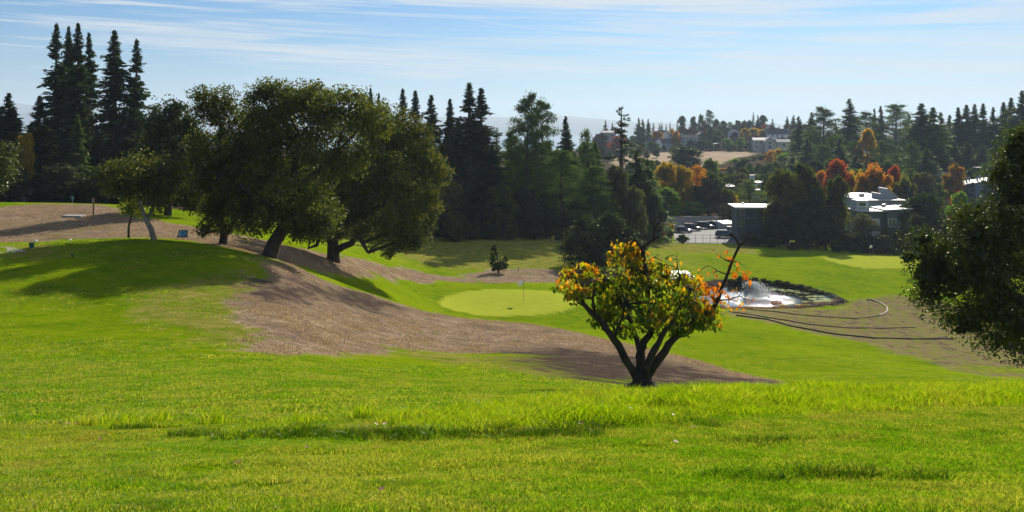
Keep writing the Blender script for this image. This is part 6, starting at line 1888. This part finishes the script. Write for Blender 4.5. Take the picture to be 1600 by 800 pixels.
# ------------------------------------------------------------------ golf furniture
FLAGM = principled('flag_cloth', (0.85,0.85,0.83), 0.7, var=0.03)
def flag(px, py, top, label, Y=None):
    b = onground(px, py, 82) if Y is None else place(px, Y)
    h = (b.z and -(top-HZ)/F*b.y - b.z)
    e = empty('golf_flag', b); tag(e, label, 'flag')
    part('pole', MB().tube([(0, 0, -.1), (0, 0, h)], .022, 7), WHITE if Y else METAL, e)
    n = 7; vs = []
    for k in range(n):
        s = k/(n-1); x_ = -.55*s
        for zz in (h-.03-.18*s*s, h-.42-.30*s):
            for yy in (-.006, .006):
                vs.append((x_, .08*math.sin(s*5)+yy, zz+.06*s))
    fs = []
    for k in range(n-1):
        a = k*4; c = a+4
        fs += [(a, a+2, c+2, c), (a+1, c+1, c+3, a+3), (a, c, c+1, a+1), (a+2, a+3, c+3, c+2)]
    fs += [(0, 1, 3, 2), (4*(n-1), 4*(n-1)+2, 4*(n-1)+3, 4*(n-1)+1)]
    part('flag_cloth', MB().add(vs, fs), FLAGM, e, True)
    part('cup', MB().lathe([(.055, .004), (.07, .012)], 12), WHITE, e)
flag(818, 472, 438, 'white flag on a thin pole on the near oval putting green')
flag(1363, 401, 383, 'small white flag on the far putting green at right')
# tee information sign
sg = empty('tee_sign', onground(285, 377.0, 50)); tag(sg, 'small tilted blue tee sign on legs at the back edge of the tee', 'sign')
fr = part('frame', MB().prism([(0, .22), (.0, .16), (.22, .60), (.22, .66)], -.33, .33, 'x'), WOODD, sg)
SIGNB, tS, oS = newmat('sign_picture')
bS = nd(tS, 'ShaderNodeBsdfPrincipled'); bS.inputs['Roughness'].default_value = .4
gS = nd(tS, 'ShaderNodeTexCoord'); nS = noise(tS, gS.outputs['Object'], 4.5, 3, .5, 0.4)
tS.links.new(mixc(tS, ramp(tS, nS, [(.45, 0), (.55, 1)]), (0.03,0.20,0.50), (0.32,0.52,0.62)), bS.inputs['Base Color']); tS.links.new(bS.outputs[0], oS.inputs[0])
part('panel', MB().add([(-.28, .012, .235), (.28, .012, .235), (.28, .198, .615), (-.28, .198, .615), (-.28, .0, .245), (.28, .0, .245), (.28, .186, .625), (-.28, .186, .625)], [(3, 2, 1, 0), (4, 5, 6, 7), (0, 1, 5, 4), (1, 2, 6, 5), (2, 3, 7, 6), (3, 0, 4, 7)]), SIGNB, sg)
for a in (-.42, -.0, .38):
    part('leg', MB().tube([(a, .05, -.1), (a*.85, .1, .32)], .02, 6), WOODD, sg)
part('rail', MB().tube([(-.44, .04, .2), (.4, .04, .2)], .015, 6), WOODD, sg)
ps = empty('marker_post', onground(146, 336, 70)); tag(ps, 'slim rusty post with a small plate on top, standing on the dry slope', 'post')
part('post', MB().box(-.05, .05, -.05, .05, -.2, 1.45, .01), RUSTP, ps)
part('plate', MB().box(-.11, .07, -.065, -.052, 1.15, 1.55), principled('faded_plate', (.30,.22,.17), .7), ps)
c0 = onground(115, 337.5, 70)
cs_ = empty('concrete_slab', c0, R(-3)); tag(cs_, 'pale rectangular concrete slab lying on the dry slope near the rusty post', 'slab')
part('slab', MB().box(-.85, .85, -.5, .6, -.1, .13, .02), CONC, cs_)
tp = MB(); q = [onground(a, b, 50) for a, b in ((-60,396),(-60,388),(20,389),(43,393.5),(20,396))]
tp.add([(v.x, v.y, v.z+.015) for v in q], [tuple(range(5))]); tag(tp.build('tee_path', CONC), kind='structure')
bk = empty('tee_bucket', onground(49.5, 389, 50)); tag(bk, 'dark green bucket standing on the tee at the left', 'bucket')
part('body', MB().lathe([(.13, 0), (.16, .28), (.175, .29), (.175, .32), (.15, .32), (.14, .28)], 14), BINP, bk)
part('handle', MB().tube([(-.16, 0, .28), (-.12, 0, .36), (0, 0, .4), (.12, 0, .36), (.16, 0, .28)], .012, 5), METAL, bk)
for px, py, lab in ((56,378.2,'white tee marker above the green bucket'),(109,375.2,'white tee marker on the back edge of the tee, right of the bucket')):
    tag(MB().lathe([(.02, 0), (.10, .02), (.13, .08), (.10, .14), (.03, .16)], 10).build('tee_marker', WHITE, None, True, onground(px, py, 50)), lab, 'tee marker', 'white tee markers')
tag(MB().lathe([(.03, -.1), (.03, .12), (.06, .13), (.05, .2), (.02, .21)], 8).build('tee_marker', BINP, None, True, onground(113, 402, 40)), 'tiny dark green peg in the middle of the shaded tee', 'tee peg')
nb_ = empty('nest_box', place(46, 112)); tag(nb_, 'pale wooden nest box on a post in front of the dark redwoods', 'nest box')
bx = part('box', MB().box(-.22, .22, -.15, .2, .95, 1.45), principled('weathered_wood', (.33,.30,.26), .85), nb_); part('roof', MB().prism([(-.32, 1.45), (.32, 1.45), (0, 1.66)], -.25, .3, 'y'), GREYROOF, bx)
part('post', MB().box(-.05, .05, -.04, .06, -.3, .95), WOODD, nb_)
ws = empty('white_bench', place(32, 114)); tag(ws, 'white low bench in the shade under the left edge trees', 'bench')
part('seat', MB().box(-.5, .5, -.2, .25, .38, .46), WHITE, ws); part('backrest', MB().box(-.5, .5, .26, .32, .50, .85), WHITE, ws)
for a in (-.42, .42): part('leg', MB().box(a-.04, a+.04, -.15, .3, -.1, .38), WHITE, ws)
s2 = empty('small_sign', place(113, 110)); tag(s2, 'small pale green sign on a stake before the dark redwoods', 'sign')
part('plate', MB().box(-.13, .13, -.02, .02, .55, .85), principled('pale_green_paint', (.12,.40,.32), .5), s2); part('stake', MB().box(-.02, .02, .021, .05, -.2, .8), WHITE, s2)
hp = empty('sprinkler_post', onground(810, 424, 90)); tag(hp, 'short dark post on the dry strip right of the conifer shrub', 'post')
part('post', MB().lathe([(.04, -.1), (.04, .42), (.07, .43), (.07, .5), (.03, .52)], 8), WOODD, hp)
# fallen leaves and a few pale scraps on the lawn
LVS = [(0, 0, 0), (.28, .26, .06), (.68, .25, .05), (1.0, 0, -.02), (.68, -.25, .07), (.28, -.26, .05), (.5, 0, -.03)]
LFS = [(0, 1, 6), (1, 2, 6), (2, 3, 6), (3, 4, 6), (4, 5, 6), (5, 0, 6)]
DRY = leafmat('dry_leaf', [(.25,.12,.05),(.42,.25,.13),(.60,.50,.40)], .2, (1, 1, 1), objvar=0)
LG = [(100,676,.5,'brown'),(118,678,.3,'orange-brown'),(157,694,.4,'small brown'),(367,697,.9,'pale'),(375,702,.2,'dark brown'),(586,676,.95,'whitish'),(600,680,.9,'cream'),(364,732,.3,'tan'),(480,707,.6,'faint tan'),(988,654,1,'white'),(1053,662,1,'curled white'),(1060,697,.9,'small pale'),(1089,682,.8,'tiny pale'),(911,679,.3,'rust'),(1201,614,1,'white upturned'),(1474,601,1,'bright white'),(403,579,.7,'broad tan'),(600,770,.3,'flat brown')]
for i, (px, py, tt_, nm) in enumerate(LG):
    p = onground(px, py); s = .055 if py > 640 else .10
    me = mesh_np('fallen_leaf', np.array(LVS)*s*random.uniform(.8, 1.3), np.array(LFS), [DRY], False, {'tint': np.full(7, tt_)})
    o = link('fallen_leaf', me, None, p+Vector((0, 0, .035 if py > 690 else .09)), (random.uniform(-.5, .5), random.uniform(-.6, .3), random.uniform(0, 6)))
    where = 'left' if px < 420 else ('centre' if px < 900 else 'right')
    row = 'tall grass strip' if 600 < py < 690 else ('near lawn' if py >= 690 else 'fairway')
    tag(o, '%s fallen leaf lying on the %s, %s side of the view' % (nm, row, where) if where != 'centre' else '%s fallen leaf lying on the %s, middle of the view' % (nm, row), 'leaf', 'fallen leaves on the grass')

# ------------------------------------------------------------------ far mountains across the bay
mt = principled('far_slope', (0.10,0.105,0.085), 0.95, var=0.3, scale=0.0015)
XS = np.linspace(-1200, 2600, 190)
prof = np.interp(XS, [-1200,-300,0,60,140,230,300,420,560,700,790,850,930,1000,1300,2600], [172,165,160,163,170,164,162,172,178,182,183,180,184,190,194,190])
rows = [(8200, 0.0), (8700, .45), (9100, .8), (9500, 1.0), (9700, .6)]
Vm = []
for Yr, k_ in rows:
    for a, p in zip(XS, prof):
        top = -(p + (fbm(np.array([a*.02]), np.array([Yr*.001]), 4)[0]-.5)*9-HZ)/F*9500
        Vm.append((at(a, 9500)*(.8+.2*Yr/9500), Yr, -200+(top+200)*k_ + (fbm(np.array([a*.05]), np.array([Yr*.003]), 3)[0]-.5)*60*(k_ < 1)))
n = len(XS); Fm = [(r_*n+i, r_*n+i+1, (r_+1)*n+i+1, (r_+1)*n+i) for r_ in range(4) for i in range(n-1)]
tag(link('mountain', mesh_np('mountain', Vm, Fm, [mt], True)), kind='structure')

# the bay far below the hills, seen only as a pale band
bm_, tb_, ob_ = newmat('bay_water')
bb_ = nd(tb_, 'ShaderNodeBsdfPrincipled'); bb_.inputs['Base Color'].default_value = (0.05, 0.08, 0.10, 1); bb_.inputs['Roughness'].default_value = 0.18
tb_.links.new(bb_.outputs[0], ob_.inputs[0])
tag(MB().add([(-11000, 1500, -62), (11000, 1500, -62), (11000, 9600, -62), (-11000, 9600, -62)], [(0, 1, 2, 3)]).build('bay_water', bm_), kind='structure')

# ------------------------------------------------------------------ the air: pale haze over the whole valley
hm, th_, oh = newmat('haze')
pv = nd(th_, 'ShaderNodeVolumePrincipled')
pv.inputs['Color'].default_value = (0.66, 0.82, 1.0, 1)
pv.inputs['Density'].default_value = 0.00012
pv.inputs['Anisotropy'].default_value = 0.2
th_.links.new(pv.outputs[0], oh.inputs['Volume'])
hb = MB().box(-12000, 12000, -9700, 12000, -420, 300).build('haze', hm)
tag(hb, kind='stuff')
